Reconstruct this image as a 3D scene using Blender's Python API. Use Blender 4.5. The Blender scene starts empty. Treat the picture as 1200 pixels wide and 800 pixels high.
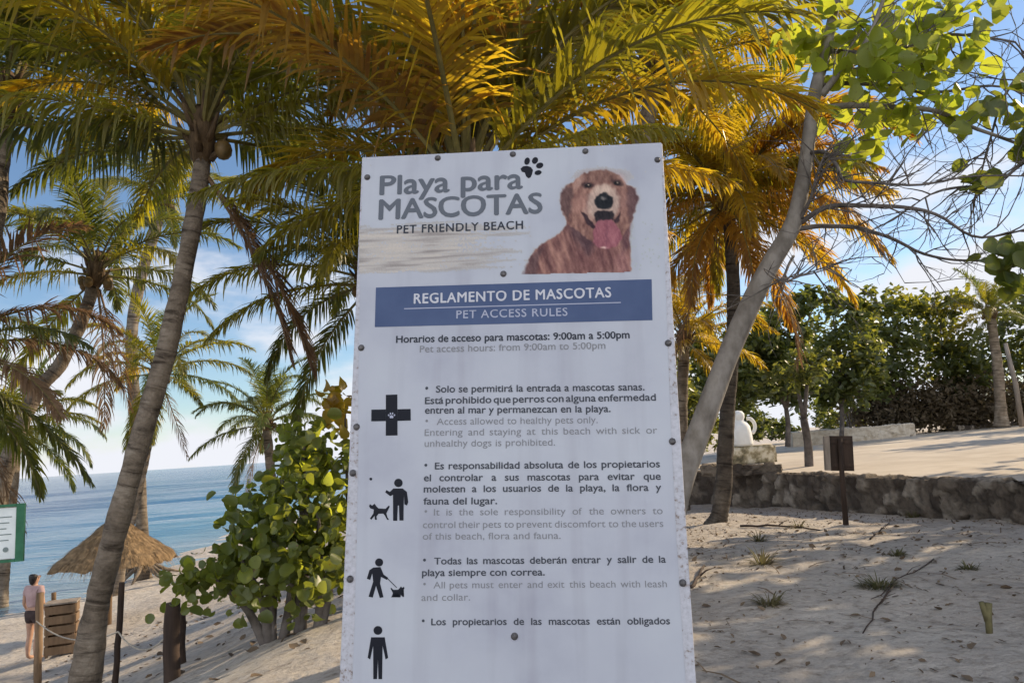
import bpy, bmesh, math, random
import numpy as np
from mathutils import Vector, Matrix, noise

# ------------------------------------------------------------------ camera, sky, sun, exposure
scn = bpy.context.scene
COL = scn.collection
R = math.radians
FPX = 850.0
CAMZ = 1.55
PITCH, ROLL = R(8.2), R(3.7)
_R0 = Vector((1, 0, 0)); _U0 = Vector((0, -math.sin(PITCH), math.cos(PITCH))); CF = Vector((0, math.cos(PITCH), math.sin(PITCH)))
CR = math.cos(ROLL) * _R0 - math.sin(ROLL) * _U0
CU = math.sin(ROLL) * _R0 + math.cos(ROLL) * _U0
CAMLOC = Vector((0, 0, CAMZ))
CAMM = Matrix(((CR.x, CU.x, -CF.x, 0), (CR.y, CU.y, -CF.y, 0), (CR.z, CU.z, -CF.z, CAMZ), (0, 0, 0, 1)))
cd = bpy.data.cameras.new('camera'); cam = bpy.data.objects.new('camera', cd); COL.objects.link(cam)
cd.sensor_width = 36; cd.lens = 36 * FPX / 1200; cd.clip_end = 20000; cd.clip_start = 0.05
cam.matrix_world = CAMM
scn.camera = cam

SUN_AZ, SUN_EL = R(62), R(27)          # azimuth measured from +Y towards +X
SKY_STRENGTH = 0.09
vs = scn.view_settings
vs.view_transform = 'Standard'; vs.look = 'None'; vs.gamma = 1; vs.use_curve_mapping = False
vs.exposure = 0.78

world = bpy.data.worlds.new('World'); scn.world = world; world.use_nodes = True
wt = world.node_tree; wt.nodes.clear()
def wn(t, **k):
    n = wt.nodes.new(t)
    for a, b in k.items(): setattr(n, a, b)
    return n
wout = wn('ShaderNodeOutputWorld'); wbg = wn('ShaderNodeBackground')
sky = wn('ShaderNodeTexSky', sky_type='NISHITA'); sky.sun_disc = False
sky.sun_elevation = SUN_EL; sky.sun_rotation = SUN_AZ; sky.air_density = 1.0; sky.dust_density = 0.15; sky.ozone_density = 3.0
tc = wn('ShaderNodeTexCoord'); mp = wn('ShaderNodeMapping'); mp.inputs['Scale'].default_value = (1.0, 1.0, 2.6); mp.inputs['Location'].default_value = (0.35, 0.1, 0.0)
wt.links.new(tc.outputs['Generated'], mp.inputs['Vector'])
cn = wn('ShaderNodeTexNoise'); cn.inputs['Scale'].default_value = 2.6; cn.inputs['Detail'].default_value = 9; cn.inputs['Roughness'].default_value = 0.55
wt.links.new(mp.outputs['Vector'], cn.inputs['Vector'])
sx = wn('ShaderNodeSeparateXYZ'); wt.links.new(tc.outputs['Generated'], sx.inputs[0])
band = wn('ShaderNodeMapRange'); band.inputs['From Min'].default_value = 0.02; band.inputs['From Max'].default_value = 0.42
band.inputs['To Min'].default_value = 0.22; band.inputs['To Max'].default_value = -0.08
wt.links.new(sx.outputs['Z'], band.inputs['Value'])
cadd = wn('ShaderNodeMath', operation='ADD'); wt.links.new(cn.outputs['Fac'], cadd.inputs[0]); wt.links.new(band.outputs[0], cadd.inputs[1])
backb = wn('ShaderNodeMapRange'); backb.inputs['From Min'].default_value = .05; backb.inputs['From Max'].default_value = -.6; backb.inputs['To Min'].default_value = 0; backb.inputs['To Max'].default_value = .22  # extra unseen cloud cover behind the camera, added for fill light
wt.links.new(sx.outputs['Y'], backb.inputs['Value'])
cad2 = wn('ShaderNodeMath', operation='ADD'); wt.links.new(cadd.outputs[0], cad2.inputs[0]); wt.links.new(backb.outputs[0], cad2.inputs[1])
crmp = wn('ShaderNodeMapRange'); crmp.interpolation_type = 'SMOOTHSTEP'
crmp.inputs['From Min'].default_value = 0.55; crmp.inputs['From Max'].default_value = 0.70
wt.links.new(cad2.outputs[0], crmp.inputs['Value'])
cmix = wn('ShaderNodeMix', data_type='RGBA'); 
cfac = wn('ShaderNodeMapRange'); cfac.inputs['From Min'].default_value = 0.1; cfac.inputs['From Max'].default_value = -0.6
cfac.inputs['To Min'].default_value = 6.0; cfac.inputs['To Max'].default_value = 15.5          # unseen clouds behind the camera made brightest, added as fill for the shaded board
wt.links.new(sx.outputs['Y'], cfac.inputs['Value'])
ccol = wn('ShaderNodeVectorMath', operation='SCALE'); ccol.inputs[0].default_value = (.95, .97, 1.04); wt.links.new(cfac.outputs[0], ccol.inputs['Scale'])
wt.links.new(ccol.outputs[0], cmix.inputs['B'])
wt.links.new(crmp.outputs[0], cmix.inputs['Factor'])
wt.links.new(sky.outputs[0], cmix.inputs['A']); wt.links.new(cmix.outputs['Result'], wbg.inputs['Color'])
wbg.inputs['Strength'].default_value = SKY_STRENGTH
wt.links.new(wbg.outputs[0], wout.inputs[0])

sd = bpy.data.lights.new('sun', 'SUN'); sun = bpy.data.objects.new('sun', sd); COL.objects.link(sun)
sd.energy = 3.9; sd.angle = R(0.5); sd.color = (1.0, 0.80, 0.55)
SUNDIR = Vector((math.sin(SUN_AZ) * math.cos(SUN_EL), math.cos(SUN_AZ) * math.cos(SUN_EL), math.sin(SUN_EL)))
sun.rotation_euler = SUNDIR.to_track_quat('Z', 'Y').to_euler()
sun.location = (30, 20, 30)

# ------------------------------------------------------------------ helpers
def P(px, py, D):
    """world point seen at photo pixel (px, py) at depth D metres along +Y"""
    d = CF + CR * ((px - 600) / FPX) + CU * ((400 - py) / FPX)
    return CAMLOC + d * (D / d.y)
def s2l(c): return tuple(((x / 255) / 12.92 if x / 255 <= .04045 else ((x / 255 + .055) / 1.055) ** 2.4) for x in c)
def tag(o, label=None, cat=None, group=None, kind=None):
    if label: o['label'] = label
    if cat: o['category'] = cat
    if group: o['group'] = group
    if kind: o['kind'] = kind
    return o
def empty(name, loc, label, cat, group=None, rz=0):
    o = bpy.data.objects.new(name, None); COL.objects.link(o); o.location = loc; o.rotation_euler = (0, 0, rz)
    o.empty_display_size = .2
    return tag(o, label, cat, group)
def link(name, me, parent=None, mats=None, smooth=False):
    if mats:
        for m in (mats if isinstance(mats, (list, tuple)) else [mats]): me.materials.append(m)
    if smooth: me.polygons.foreach_set('use_smooth', [True] * len(me.polygons))
    o = bpy.data.objects.new(name, me); COL.objects.link(o)
    if parent:
        o.parent = parent
        o.matrix_parent_inverse = Matrix.Translation(-parent.location) if parent.type == 'EMPTY' and not any(parent.rotation_euler) else parent.matrix_basis.inverted()
    return o
class MB:
    def __init__(s): s.v = []; s.f = []; s.m = []; s.uv = []
    def add(s, vs_, fs, mat=0, uvs=None):
        b = len(s.v); s.v += [tuple(v) for v in vs_]
        for i, q in enumerate(fs):
            s.f.append([b + k for k in q]); s.m.append(mat)
            s.uv.append(uvs[i] if uvs else [(0, 0)] * len(q))
    def box(s, c, size, rot=None, mat=0, bev=0):
        x, y, z = [k / 2 for k in size]
        M = rot or Matrix.Identity(3)
        vs_ = [Vector(c) + M @ Vector((sx_ * x, sy * y, sz * z)) for sx_ in (-1, 1) for sy in (-1, 1) for sz in (-1, 1)]
        s.add(vs_, [(0, 1, 3, 2), (4, 6, 7, 5), (0, 4, 5, 1), (2, 3, 7, 6), (0, 2, 6, 4), (1, 5, 7, 3)], mat)
    def tube(s, pts, radii, seg=8, mat=0, cap=True, jit=0):
        pts = [Vector(p) for p in pts]; n = len(pts)
        if not hasattr(radii, '__len__'): radii = [radii] * n
        T = [(pts[min(i + 1, n - 1)] - pts[max(i - 1, 0)]).normalized() for i in range(n)]
        a = T[0].orthogonal().normalized(); ring = []; L = 0; Ls = []
        for i in range(n):
            if i: L += (pts[i] - pts[i - 1]).length
            Ls.append(L)
            a = (a - T[i] * a.dot(T[i])).normalized(); b = T[i].cross(a)
            for k in range(seg):
                th = 2 * math.pi * k / seg
                rr = radii[i]
                if jit: rr *= 1 + jit * noise.noise(pts[i] * 2.3 + Vector((math.cos(th), math.sin(th), 0)) * 1.3)
                ring.append(pts[i] + (a * math.cos(th) + b * math.sin(th)) * rr)
        fs = []; uv = []
        for i in range(n - 1):
            for k in range(seg):
                k2 = (k + 1) % seg
                fs.append((i * seg + k, i * seg + k2, (i + 1) * seg + k2, (i + 1) * seg + k))
                uv.append([(k / seg, Ls[i]), ((k + 1) / seg, Ls[i]), ((k + 1) / seg, Ls[i + 1]), (k / seg, Ls[i + 1])])
        if cap:
            fs.append(tuple(range(seg))[::-1]); uv.append([(0, 0)] * seg)
            fs.append(tuple(range((n - 1) * seg, n * seg))); uv.append([(0, L)] * seg)
        s.add(ring, fs, mat, uv)
    def mesh(s, name):
        me = bpy.data.meshes.new(name); me.from_pydata(s.v, [], s.f)
        me.polygons.foreach_set('material_index', s.m)
        ul = me.uv_layers.new(name='UVMap')
        ul.data.foreach_set('uv', [c for q in s.uv for p in q for c in p])
        return me
    def build(s, name, mats, parent=None, smooth=False):
        return link(name, s.mesh(name), parent, mats, smooth)
def spline(pts, n):
    """Catmull-Rom through points (any dimension) -> n samples"""
    p = np.array(pts, float); p = np.vstack([2 * p[0] - p[1], p, 2 * p[-1] - p[-2]])
    out = []
    for t in np.linspace(0, len(pts) - 1 - 1e-6, n):
        i = int(t); u = t - i; a, b, c, d = p[i:i + 4]
        out.append(.5 * ((2 * b) + (c - a) * u + (2 * a - 5 * b + 4 * c - d) * u * u + (3 * b - a - 3 * c + d) * u ** 3))
    return np.array(out)
def scatter_mesh(name, tv, tf, mats3, offs, matidx=None):
    """copies of a leaf template (k,3) placed by (n,3,3) matrices and (n,3) offsets, in one mesh"""
    tv = np.array(tv, float); n = len(offs); k = len(tv)
    V = (np.einsum('nij,kj->nki', np.array(mats3), tv) + np.array(offs)[:, None, :]).reshape(-1, 3)
    me = bpy.data.meshes.new(name)
    loops = np.concatenate([np.array(q) for q in tf]); nl = len(loops); ls = np.array([len(q) for q in tf])
    me.vertices.add(n * k); me.vertices.foreach_set('co', V.astype(np.float32).ravel())
    me.loops.add(n * nl); me.loops.foreach_set('vertex_index', (loops[None, :] + (np.arange(n) * k)[:, None]).ravel().astype(np.int32))
    st = np.concatenate([[0], np.cumsum(ls)[:-1]])
    me.polygons.add(n * len(ls)); me.polygons.foreach_set('loop_start', (st[None, :] + (np.arange(n) * nl)[:, None]).ravel().astype(np.int32))
    at = me.attributes.new('leafrand', 'FLOAT', 'FACE')
    rr = np.random.RandomState(n % 1000 + 7).rand(n); at.data.foreach_set('value', np.repeat(rr, len(ls)).astype(np.float32))
    me.update(calc_edges=True); me.validate()
    if matidx is not None: me.polygons.foreach_set('material_index', np.repeat(matidx, len(ls)).astype(np.int32))
    return me
def rand_rots(rs, n, tilt=1.0, sizes=None, up=None):
    """random leaf frames: normals within a tilted cone about up, random spin, sizes"""
    nrm = rs.normal(size=(n, 3)) * tilt + np.array(up if up is not None else (0, 0, 1.0)); nrm /= np.linalg.norm(nrm, axis=1)[:, None]
    t = rs.normal(size=(n, 3)); x = np.cross(t, nrm); x /= np.linalg.norm(x, axis=1)[:, None]; y = np.cross(nrm, x)
    M = np.stack([x, y, nrm], axis=2)
    if sizes is not None: M = M * np.array(sizes)[:, None, None]
    return M

# ------------------------------------------------------------------ materials
def newmat(name):
    m = bpy.data.materials.new(name); m.use_nodes = True; nt = m.node_tree
    return m, nt, nt.nodes['Principled BSDF'], nt.nodes['Material Output']
def nd(nt, t, ins=None, **k):
    n = nt.nodes.new(t)
    for a, b in k.items(): setattr(n, a, b)
    for a, b in (ins or {}).items(): n.inputs[a].default_value = b
    return n
def ramp(nt, fac, stops):
    r = nt.nodes.new('ShaderNodeValToRGB'); e = r.color_ramp.elements
    while len(e) < len(stops): e.new(.5)
    for i, (p, c) in enumerate(stops): e[i].position = p; e[i].color = (*c, 1)
    nt.links.new(fac, r.inputs[0]); return r
def leafmat(name, cols, trans, tf=0.45, rough=0.45, spots=0):
    """leaf: glossy front + light let through; cols / trans = (dark, light) pairs mixed by leaf and by object"""
    m, nt, b, out = newmat(name); L = nt.links.new
    oi = nd(nt, 'ShaderNodeObjectInfo'); at = nd(nt, 'ShaderNodeAttribute', attribute_name='leafrand')
    geo = nd(nt, 'ShaderNodeNewGeometry'); tcn = nd(nt, 'ShaderNodeTexCoord')
    nz = nd(nt, 'ShaderNodeTexNoise', {'Scale': 2.2, 'Detail': 3.0}); L(tcn.outputs['Object'], nz.inputs['Vector'])
    a1 = nd(nt, 'ShaderNodeMath', {1: 0.45}, operation='MULTIPLY'); L(oi.outputs['Random'], a1.inputs[0])
    a2 = nd(nt, 'ShaderNodeMath', {1: 0.5}, operation='MULTIPLY'); L(at.outputs['Fac'], a2.inputs[0])
    a3 = nd(nt, 'ShaderNodeMath', operation='ADD'); L(a1.outputs[0], a3.inputs[0]); L(a2.outputs[0], a3.inputs[1])
    a4 = nd(nt, 'ShaderNodeMath', operation='MULTIPLY_ADD', use_clamp=True); L(nz.outputs['Fac'], a4.inputs[0]); a4.inputs[1].default_value = 0.7; L(a3.outputs[0], a4.inputs[2])
    a5 = nd(nt, 'ShaderNodeMath', {1: 0.25}, operation='SUBTRACT', use_clamp=True); L(a4.outputs[0], a5.inputs[0])
    c1 = ramp(nt, a5.outputs[0], [(0.0, cols[0]), (1.0, cols[1])]); c2 = ramp(nt, a5.outputs[0], [(0.0, trans[0]), (1.0, trans[1])])
    o1, o2 = c1.outputs[0], c2.outputs[0]
    if spots:                                                # brown specks and dry patches on the blade
        ns_ = nd(nt, 'ShaderNodeTexNoise', {'Scale': 26.0, 'Detail': 5.0, 'Roughness': .6}); L(tcn.outputs['Object'], ns_.inputs['Vector'])
        sr = nd(nt, 'ShaderNodeMapRange', {'From Min': spots, 'From Max': spots + .06}); L(ns_.outputs['Fac'], sr.inputs['Value'])
        m1 = nd(nt, 'ShaderNodeMix', {'B': (.16, .085, .03, 1)}, data_type='RGBA'); L(sr.outputs[0], m1.inputs['Factor']); L(o1, m1.inputs['A'])
        m2 = nd(nt, 'ShaderNodeMix', {'B': (.22, .10, .02, 1)}, data_type='RGBA'); L(sr.outputs[0], m2.inputs['Factor']); L(o2, m2.inputs['A'])
        o1, o2 = m1.outputs['Result'], m2.outputs['Result']
    L(o1, b.inputs['Base Color']); b.inputs['Roughness'].default_value = rough
    tr = nd(nt, 'ShaderNodeBsdfTranslucent'); L(o2, tr.inputs['Color'])
    mx = nd(nt, 'ShaderNodeMixShader', {0: tf}); L(b.outputs[0], mx.inputs[1]); L(tr.outputs[0], mx.inputs[2]); L(mx.outputs[0], out.inputs[0])
    return m
def noisy(name, stops, scale=6, detail=8, rough=.8, bump=.3, bdist=.02, coord='Object', mapscale=(1, 1, 1), spec=.3, bscale=None):
    m, nt, b, out = newmat(name); L = nt.links.new
    tcn = nd(nt, 'ShaderNodeTexCoord'); mpn = nd(nt, 'ShaderNodeMapping', {'Scale': mapscale}); L(tcn.outputs[coord], mpn.inputs[0])
    nz = nd(nt, 'ShaderNodeTexNoise', {'Scale': scale, 'Detail': detail, 'Roughness': .6}); L(mpn.outputs[0], nz.inputs['Vector'])
    r = ramp(nt, nz.outputs['Fac'], stops); L(r.outputs[0], b.inputs['Base Color'])
    b.inputs['Roughness'].default_value = rough; b.inputs['Specular IOR Level'].default_value = spec
    if bump:
        n2 = nd(nt, 'ShaderNodeTexNoise', {'Scale': bscale or scale * 3, 'Detail': 6.0, 'Roughness': .65}); L(mpn.outputs[0], n2.inputs['Vector'])
        bp = nd(nt, 'ShaderNodeBump', {'Strength': bump, 'Distance': bdist}); L(n2.outputs['Fac'], bp.inputs['Height']); L(bp.outputs[0], b.inputs['Normal'])
    return m
def trunkmat(name, c0, c1, c2, ring=9.0):
    """ringed palm bark: ring scars along the stem (UV v in metres), blotches and lichen"""
    m, nt, b, out = newmat(name); L = nt.links.new
    uv = nd(nt, 'ShaderNodeUVMap'); tcn = nd(nt, 'ShaderNodeTexCoord')
    mpn = nd(nt, 'ShaderNodeMapping', {'Scale': (1.2, ring, 1)}); L(uv.outputs[0], mpn.inputs[0])
    wv = nd(nt, 'ShaderNodeTexNoise', {'Scale': 1.0, 'Detail': 6.0, 'Roughness': .62, 'Distortion': .5}); L(mpn.outputs[0], wv.inputs['Vector'])
    nz = nd(nt, 'ShaderNodeTexNoise', {'Scale': 3.2, 'Detail': 8.0, 'Roughness': .65}); L(tcn.outputs['Object'], nz.inputs['Vector'])
    fine = nd(nt, 'ShaderNodeTexNoise', {'Scale': 40.0, 'Detail': 4.0}); L(tcn.outputs['Object'], fine.inputs['Vector'])
    r1 = ramp(nt, nz.outputs['Fac'], [(.30, c0), (.52, c1), (.72, c2)])
    r2 = ramp(nt, wv.outputs['Fac'], [(.36, (.30, .28, .26)), (.45, (.85, .84, .83)), (.53, (1.05, 1.04, 1.02)), (.64, (.62, .60, .57))])
    mu = nd(nt, 'ShaderNodeMix', {'Factor': 1.0}, data_type='RGBA', blend_type='MULTIPLY'); L(r1.outputs[0], mu.inputs['A']); L(r2.outputs[0], mu.inputs['B'])
    L(mu.outputs['Result'], b.inputs['Base Color']); b.inputs['Roughness'].default_value = .9; b.inputs['Specular IOR Level'].default_value = .2
    ad = nd(nt, 'ShaderNodeMath', operation='MULTIPLY_ADD'); L(fine.outputs['Fac'], ad.inputs[0]); ad.inputs[1].default_value = .35; L(wv.outputs['Fac'], ad.inputs[2])
    bp = nd(nt, 'ShaderNodeBump', {'Strength': .9, 'Distance': .045}); L(ad.outputs[0], bp.inputs['Height']); L(bp.outputs[0], b.inputs['Normal'])
    return m
def plain(name, c, rough=.6, spec=.3, metal=0):
    m, nt, b, out = newmat(name)
    b.inputs['Base Color'].default_value = (*c, 1); b.inputs['Roughness'].default_value = rough
    b.inputs['Specular IOR Level'].default_value = spec; b.inputs['Metallic'].default_value = metal
    return m

M = {}
M['frond_green'] = leafmat('frond_green', ((.032, .048, .014), (.090, .100, .026)), ((.11, .14, .012), (.36, .34, .02)), .45, .4)
M['frond_olive'] = leafmat('frond_olive', ((.052, .056, .014), (.130, .120, .026)), ((.30, .29, .014), (.64, .54, .025)), .5, .40)
M['frond_gold'] = leafmat('frond_gold', ((.085, .065, .012), (.20, .13, .02)), ((.50, .36, .012), (.86, .58, .025)), .58, .42)
M['frond_brown'] = leafmat('frond_brown', ((.070, .042, .014), (.17, .095, .025)), ((.42, .22, .015), (.74, .40, .03)), .54, .5)
M['frond_dead'] = leafmat('frond_dead', ((.075, .045, .025), (.20, .125, .065)), ((.22, .11, .04), (.36, .20, .08)), .35, .7)
M['frond_far'] = leafmat('frond_far', ((.045, .070, .020), (.115, .135, .035)), ((.14, .20, .02), (.36, .36, .05)), .45, .45)
M['rachis'] = noisy('rachis', [(.3, (.10, .09, .025)), (.7, (.20, .16, .05))], 8, 4, .6, 0)
M['rachis_dead'] = noisy('rachis_dead', [(.3, (.10, .06, .03)), (.7, (.19, .12, .06))], 8, 4, .8, 0)
M['palm_bark'] = trunkmat('palm_bark', (.085, .068, .050), (.175, .142, .108), (.28, .24, .19))
M['palm_bark_pale'] = trunkmat('palm_bark_pale', (.15, .12, .09), (.26, .21, .155), (.38, .33, .26))
M['palm_bark_dark'] = trunkmat('palm_bark_dark', (.04, .033, .027), (.085, .070, .055), (.15, .13, .105))
M['fibre'] = noisy('fibre', [(.3, (.05, .032, .018)), (.6, (.12, .078, .04)), (.8, (.22, .15, .085))], 14, 8, .95, .8, .03, mapscale=(1, 1, .25))
M['coconut'] = noisy('coconut', [(.3, (.07, .05, .02)), (.7, (.20, .12, .04))], 5, 5, .5, .2)
M['grape_bark'] = noisy('grape_bark', [(.30, (.075, .062, .050)), (.43, (.155, .135, .112)), (.56, (.235, .21, .18)), (.66, (.17, .148, .12)), (.78, (.10, .085, .068))], 4.0, 9, .85, .5, .015, mapscale=(1, 1, .6), bscale=24)  # bark tones, with mottled shade painted in as the darker blotches
M['twig'] = noisy('twig', [(.3, (.055, .046, .040)), (.7, (.16, .14, .125))], 5, 6, .9, .3)
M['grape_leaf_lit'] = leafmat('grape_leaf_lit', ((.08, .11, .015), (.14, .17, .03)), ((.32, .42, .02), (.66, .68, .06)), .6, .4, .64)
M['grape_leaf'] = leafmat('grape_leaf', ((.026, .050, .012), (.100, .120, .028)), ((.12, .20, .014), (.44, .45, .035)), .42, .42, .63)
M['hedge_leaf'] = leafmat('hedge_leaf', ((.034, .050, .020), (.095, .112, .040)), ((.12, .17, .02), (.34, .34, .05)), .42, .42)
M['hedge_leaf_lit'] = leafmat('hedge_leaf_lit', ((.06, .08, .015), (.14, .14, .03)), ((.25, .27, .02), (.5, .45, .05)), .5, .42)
M['dry_brush'] = leafmat('dry_brush', ((.055, .045, .028), (.125, .092, .055)), ((.10, .08, .03), (.24, .18, .07)), .35, .8)
M['weed'] = leafmat('weed', ((.045, .055, .018), (.17, .14, .075)), ((.10, .12, .02), (.28, .22, .08)), .3, .7)
M['litter'] = leafmat('litter', ((.055, .035, .022), (.20, .145, .09)), ((.08, .05, .02), (.16, .1, .05)), .1, .85)
M['thatch'] = noisy('thatch', [(.3, (.12, .08, .042)), (.55, (.26, .175, .092)), (.75, (.40, .275, .145))], 10, 8, .95, .8, .04, mapscale=(1, 1, .5))
M['wood_dark'] = noisy('wood_dark', [(.3, (.018, .012, .009)), (.7, (.065, .042, .030))], 7, 6, .85, .5, .01, mapscale=(1, 1, .15))
M['wood_mid'] = noisy('wood_mid', [(.3, (.10, .065, .038)), (.7, (.26, .17, .10))], 7, 6, .85, .5, .01, mapscale=(1, 1, .2))
M['wood_grey'] = noisy('wood_grey', [(.3, (.16, .13, .10)), (.7, (.34, .29, .24))], 7, 6, .85, .5, .01, mapscale=(1, 1, .2))
M['rope'] = noisy('rope', [(.3, (.35, .31, .24)), (.7, (.55, .5, .42))], 40, 3, .9, .3)

# sand: damp/dry patches, pale grains, dark organic bits, trodden bumps
def sandmat():
    m, nt, b, out = newmat('sand'); L = nt.links.new
    tcn = nd(nt, 'ShaderNodeTexCoord'); v = tcn.outputs['Object']
    n1 = nd(nt, 'ShaderNodeTexNoise', {'Scale': .55, 'Detail': 8.0, 'Roughness': .6}); L(v, n1.inputs['Vector'])
    n2 = nd(nt, 'ShaderNodeTexNoise', {'Scale': 9.0, 'Detail': 8.0, 'Roughness': .7}); L(v, n2.inputs['Vector'])
    n3 = nd(nt, 'ShaderNodeTexNoise', {'Scale': 120.0, 'Detail': 3.0, 'Roughness': .7}); L(v, n3.inputs['Vector'])
    r1 = ramp(nt, n1.outputs['Fac'], [(.30, (.42, .375, .325)), (.5, (.53, .48, .42)), (.72, (.60, .555, .49))])
    r2 = ramp(nt, n2.outputs['Fac'], [(.30, (.36, .33, .30)), (.40, (.74, .72, .70)), (.52, (1, 1, 1)), (.8, (1.06, 1.05, 1.04))])
    mu = nd(nt, 'ShaderNodeMix', {'Factor': .85}, data_type='RGBA', blend_type='MULTIPLY'); L(r1.outputs[0], mu.inputs['A']); L(r2.outputs[0], mu.inputs['B'])
    r3 = ramp(nt, n3.outputs['Fac'], [(.3, (.72, .70, .68)), (.55, (1, 1, 1))])
    mu2 = nd(nt, 'ShaderNodeMix', {'Factor': .6}, data_type='RGBA', blend_type='MULTIPLY'); L(mu.outputs['Result'], mu2.inputs['A']); L(r3.outputs[0], mu2.inputs['B'])
    L(mu2.outputs['Result'], b.inputs['Base Color']); b.inputs['Roughness'].default_value = .95; b.inputs['Specular IOR Level'].default_value = .15
    n4 = nd(nt, 'ShaderNodeTexNoise', {'Scale': 5.0, 'Detail': 9.0, 'Roughness': .68}); L(v, n4.inputs['Vector'])
    bp = nd(nt, 'ShaderNodeBump', {'Strength': 1.0, 'Distance': .12}); L(n4.outputs['Fac'], bp.inputs['Height']); L(bp.outputs[0], b.inputs['Normal'])
    return m
M['sand'] = sandmat()
M['plaza'] = noisy('plaza', [(.3, (.40, .34, .27)), (.55, (.50, .44, .36)), (.75, (.56, .50, .42))], .8, 9, .95, .4, .03, bscale=6)
M['limestone_far'] = noisy('limestone_far', [(.3, (.40, .33, .24)), (.5, (.55, .48, .38)), (.7, (.62, .56, .46))], 2.0, 8, .9, .6, .05)
def stonemat():
    m, nt, b, out = newmat('rubble_stone'); L = nt.links.new
    tcn = nd(nt, 'ShaderNodeTexCoord'); v = tcn.outputs['Object']
    at = nd(nt, 'ShaderNodeAttribute', attribute_name='stone'); jt = nd(nt, 'ShaderNodeAttribute', attribute_name='joint')
    r1 = ramp(nt, at.outputs['Fac'], [(0, (.085, .07, .058)), (.35, (.18, .15, .12)), (.7, (.27, .235, .19)), (1, (.42, .375, .315))])
    n2 = nd(nt, 'ShaderNodeTexNoise', {'Scale': 6.0, 'Detail': 9.0, 'Roughness': .7}); L(v, n2.inputs['Vector'])
    r2 = ramp(nt, n2.outputs['Fac'], [(.3, (.40, .36, .33)), (.5, (.85, .83, .80)), (.7, (1.1, 1.08, 1.05))])
    mu = nd(nt, 'ShaderNodeMix', {'Factor': .9}, data_type='RGBA', blend_type='MULTIPLY'); L(r1.outputs[0], mu.inputs['A']); L(r2.outputs[0], mu.inputs['B'])
    mx = nd(nt, 'ShaderNodeMix', {'B': (.10, .085, .07, 1)}, data_type='RGBA'); L(jt.outputs['Fac'], mx.inputs['Factor']); L(mu.outputs['Result'], mx.inputs['A'])
    L(mx.outputs['Result'], b.inputs['Base Color']); b.inputs['Roughness'].default_value = .95; b.inputs['Specular IOR Level'].default_value = .15
    bp = nd(nt, 'ShaderNodeBump', {'Strength': 1.0, 'Distance': .08}); L(n2.outputs['Fac'], bp.inputs['Height']); L(bp.outputs[0], b.inputs['Normal'])
    return m
M['rubble'] = stonemat()
def watermat():
    m, nt, b, out = newmat('sea_water'); L = nt.links.new
    tcn = nd(nt, 'ShaderNodeTexCoord'); v = tcn.outputs['Object']
    sp = nd(nt, 'ShaderNodeSeparateXYZ'); L(v, sp.inputs[0])
    mr = nd(nt, 'ShaderNodeMapRange', {'From Min': -17.0, 'From Max': -70.0}); L(sp.outputs['X'], mr.inputs['Value'])
    n0 = nd(nt, 'ShaderNodeTexNoise', {'Scale': .035, 'Detail': 4.0}); L(v, n0.inputs['Vector'])
    ad = nd(nt, 'ShaderNodeMath', operation='MULTIPLY_ADD', use_clamp=True); L(n0.outputs['Fac'], ad.inputs[0]); ad.inputs[1].default_value = .25; L(mr.outputs[0], ad.inputs[2])
    r = ramp(nt, ad.outputs[0], [(0, (.24, .27, .27)), (.22, (.08, .20, .29)), (.6, (.025, .12, .23)), (1, (.010, .065, .15))])
    L(r.outputs[0], b.inputs['Base Color']); b.inputs['Roughness'].default_value = .12; b.inputs['IOR'].default_value = 1.33
    mp1 = nd(nt, 'ShaderNodeMapping', {'Scale': (.34, 1.0, 1), 'Rotation': (0, 0, R(-28))}); L(v, mp1.inputs[0])
    w1 = nd(nt, 'ShaderNodeTexNoise', {'Scale': .55, 'Detail': 6.0, 'Roughness': .6, 'Distortion': .4}); L(mp1.outputs[0], w1.inputs['Vector'])
    w2 = nd(nt, 'ShaderNodeTexNoise', {'Scale': 3.0, 'Detail': 5.0, 'Roughness': .6}); L(mp1.outputs[0], w2.inputs['Vector'])
    wa = nd(nt, 'ShaderNodeMath', operation='MULTIPLY_ADD'); L(w2.outputs['Fac'], wa.inputs[0]); wa.inputs[1].default_value = .25; L(w1.outputs['Fac'], wa.inputs[2])
    bp = nd(nt, 'ShaderNodeBump', {'Strength': 1.0, 'Distance': .45}); L(wa.outputs[0], bp.inputs['Height']); L(bp.outputs[0], b.inputs['Normal'])
    return m
M['water'] = watermat()

# ------------------------------------------------------------------ ground
_px = [-400, -60, -30, -17, -12, -8, -5, -3.6, -1.5, 400]
_pz = [-12, -6, -4.0, -2.62, -2.25, -1.85, -1.1, -.55, 0.0, 0.0]
def ground_z(x, y, fine=True):
    z = float(np.interp(x + .7 * math.sin(y * .13) * (1 if x < -9 else 0), _px, _pz))
    z = (z + float(np.interp(x + .8, _px, _pz)) + float(np.interp(x - .8, _px, _pz))) / 3
    if x > -3: z -= min(.45, max(0, .04 * (y - 9)))
    if fine and abs(x) < 60 and y < 80:
        z += .05 * noise.noise((x * .8, y * .8, 0)) + .028 * noise.noise((x * 2.6, y * 2.6, 5.1)) + .012 * noise.noise((x * 7, y * 7, 3.3))
    return z
gx = np.unique(np.concatenate([np.linspace(-400, -40, 12), np.linspace(-40, -20, 20), np.linspace(-20, 14, 240), np.linspace(14, 50, 40), np.linspace(50, 3000, 16)]))
gy = np.unique(np.concatenate([np.linspace(-300, -12, 12), np.linspace(-12, 3, 20), np.linspace(3, 24, 190), np.linspace(24, 70, 60), np.linspace(70, 3500, 22)]))
gv = [(x, y, ground_z(x, y)) for y in gy for x in gx]; nx = len(gx)
gf = [(j * nx + i, j * nx + i + 1, (j + 1) * nx + i + 1, (j + 1) * nx + i) for j in range(len(gy) - 1) for i in range(nx - 1)]
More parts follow.
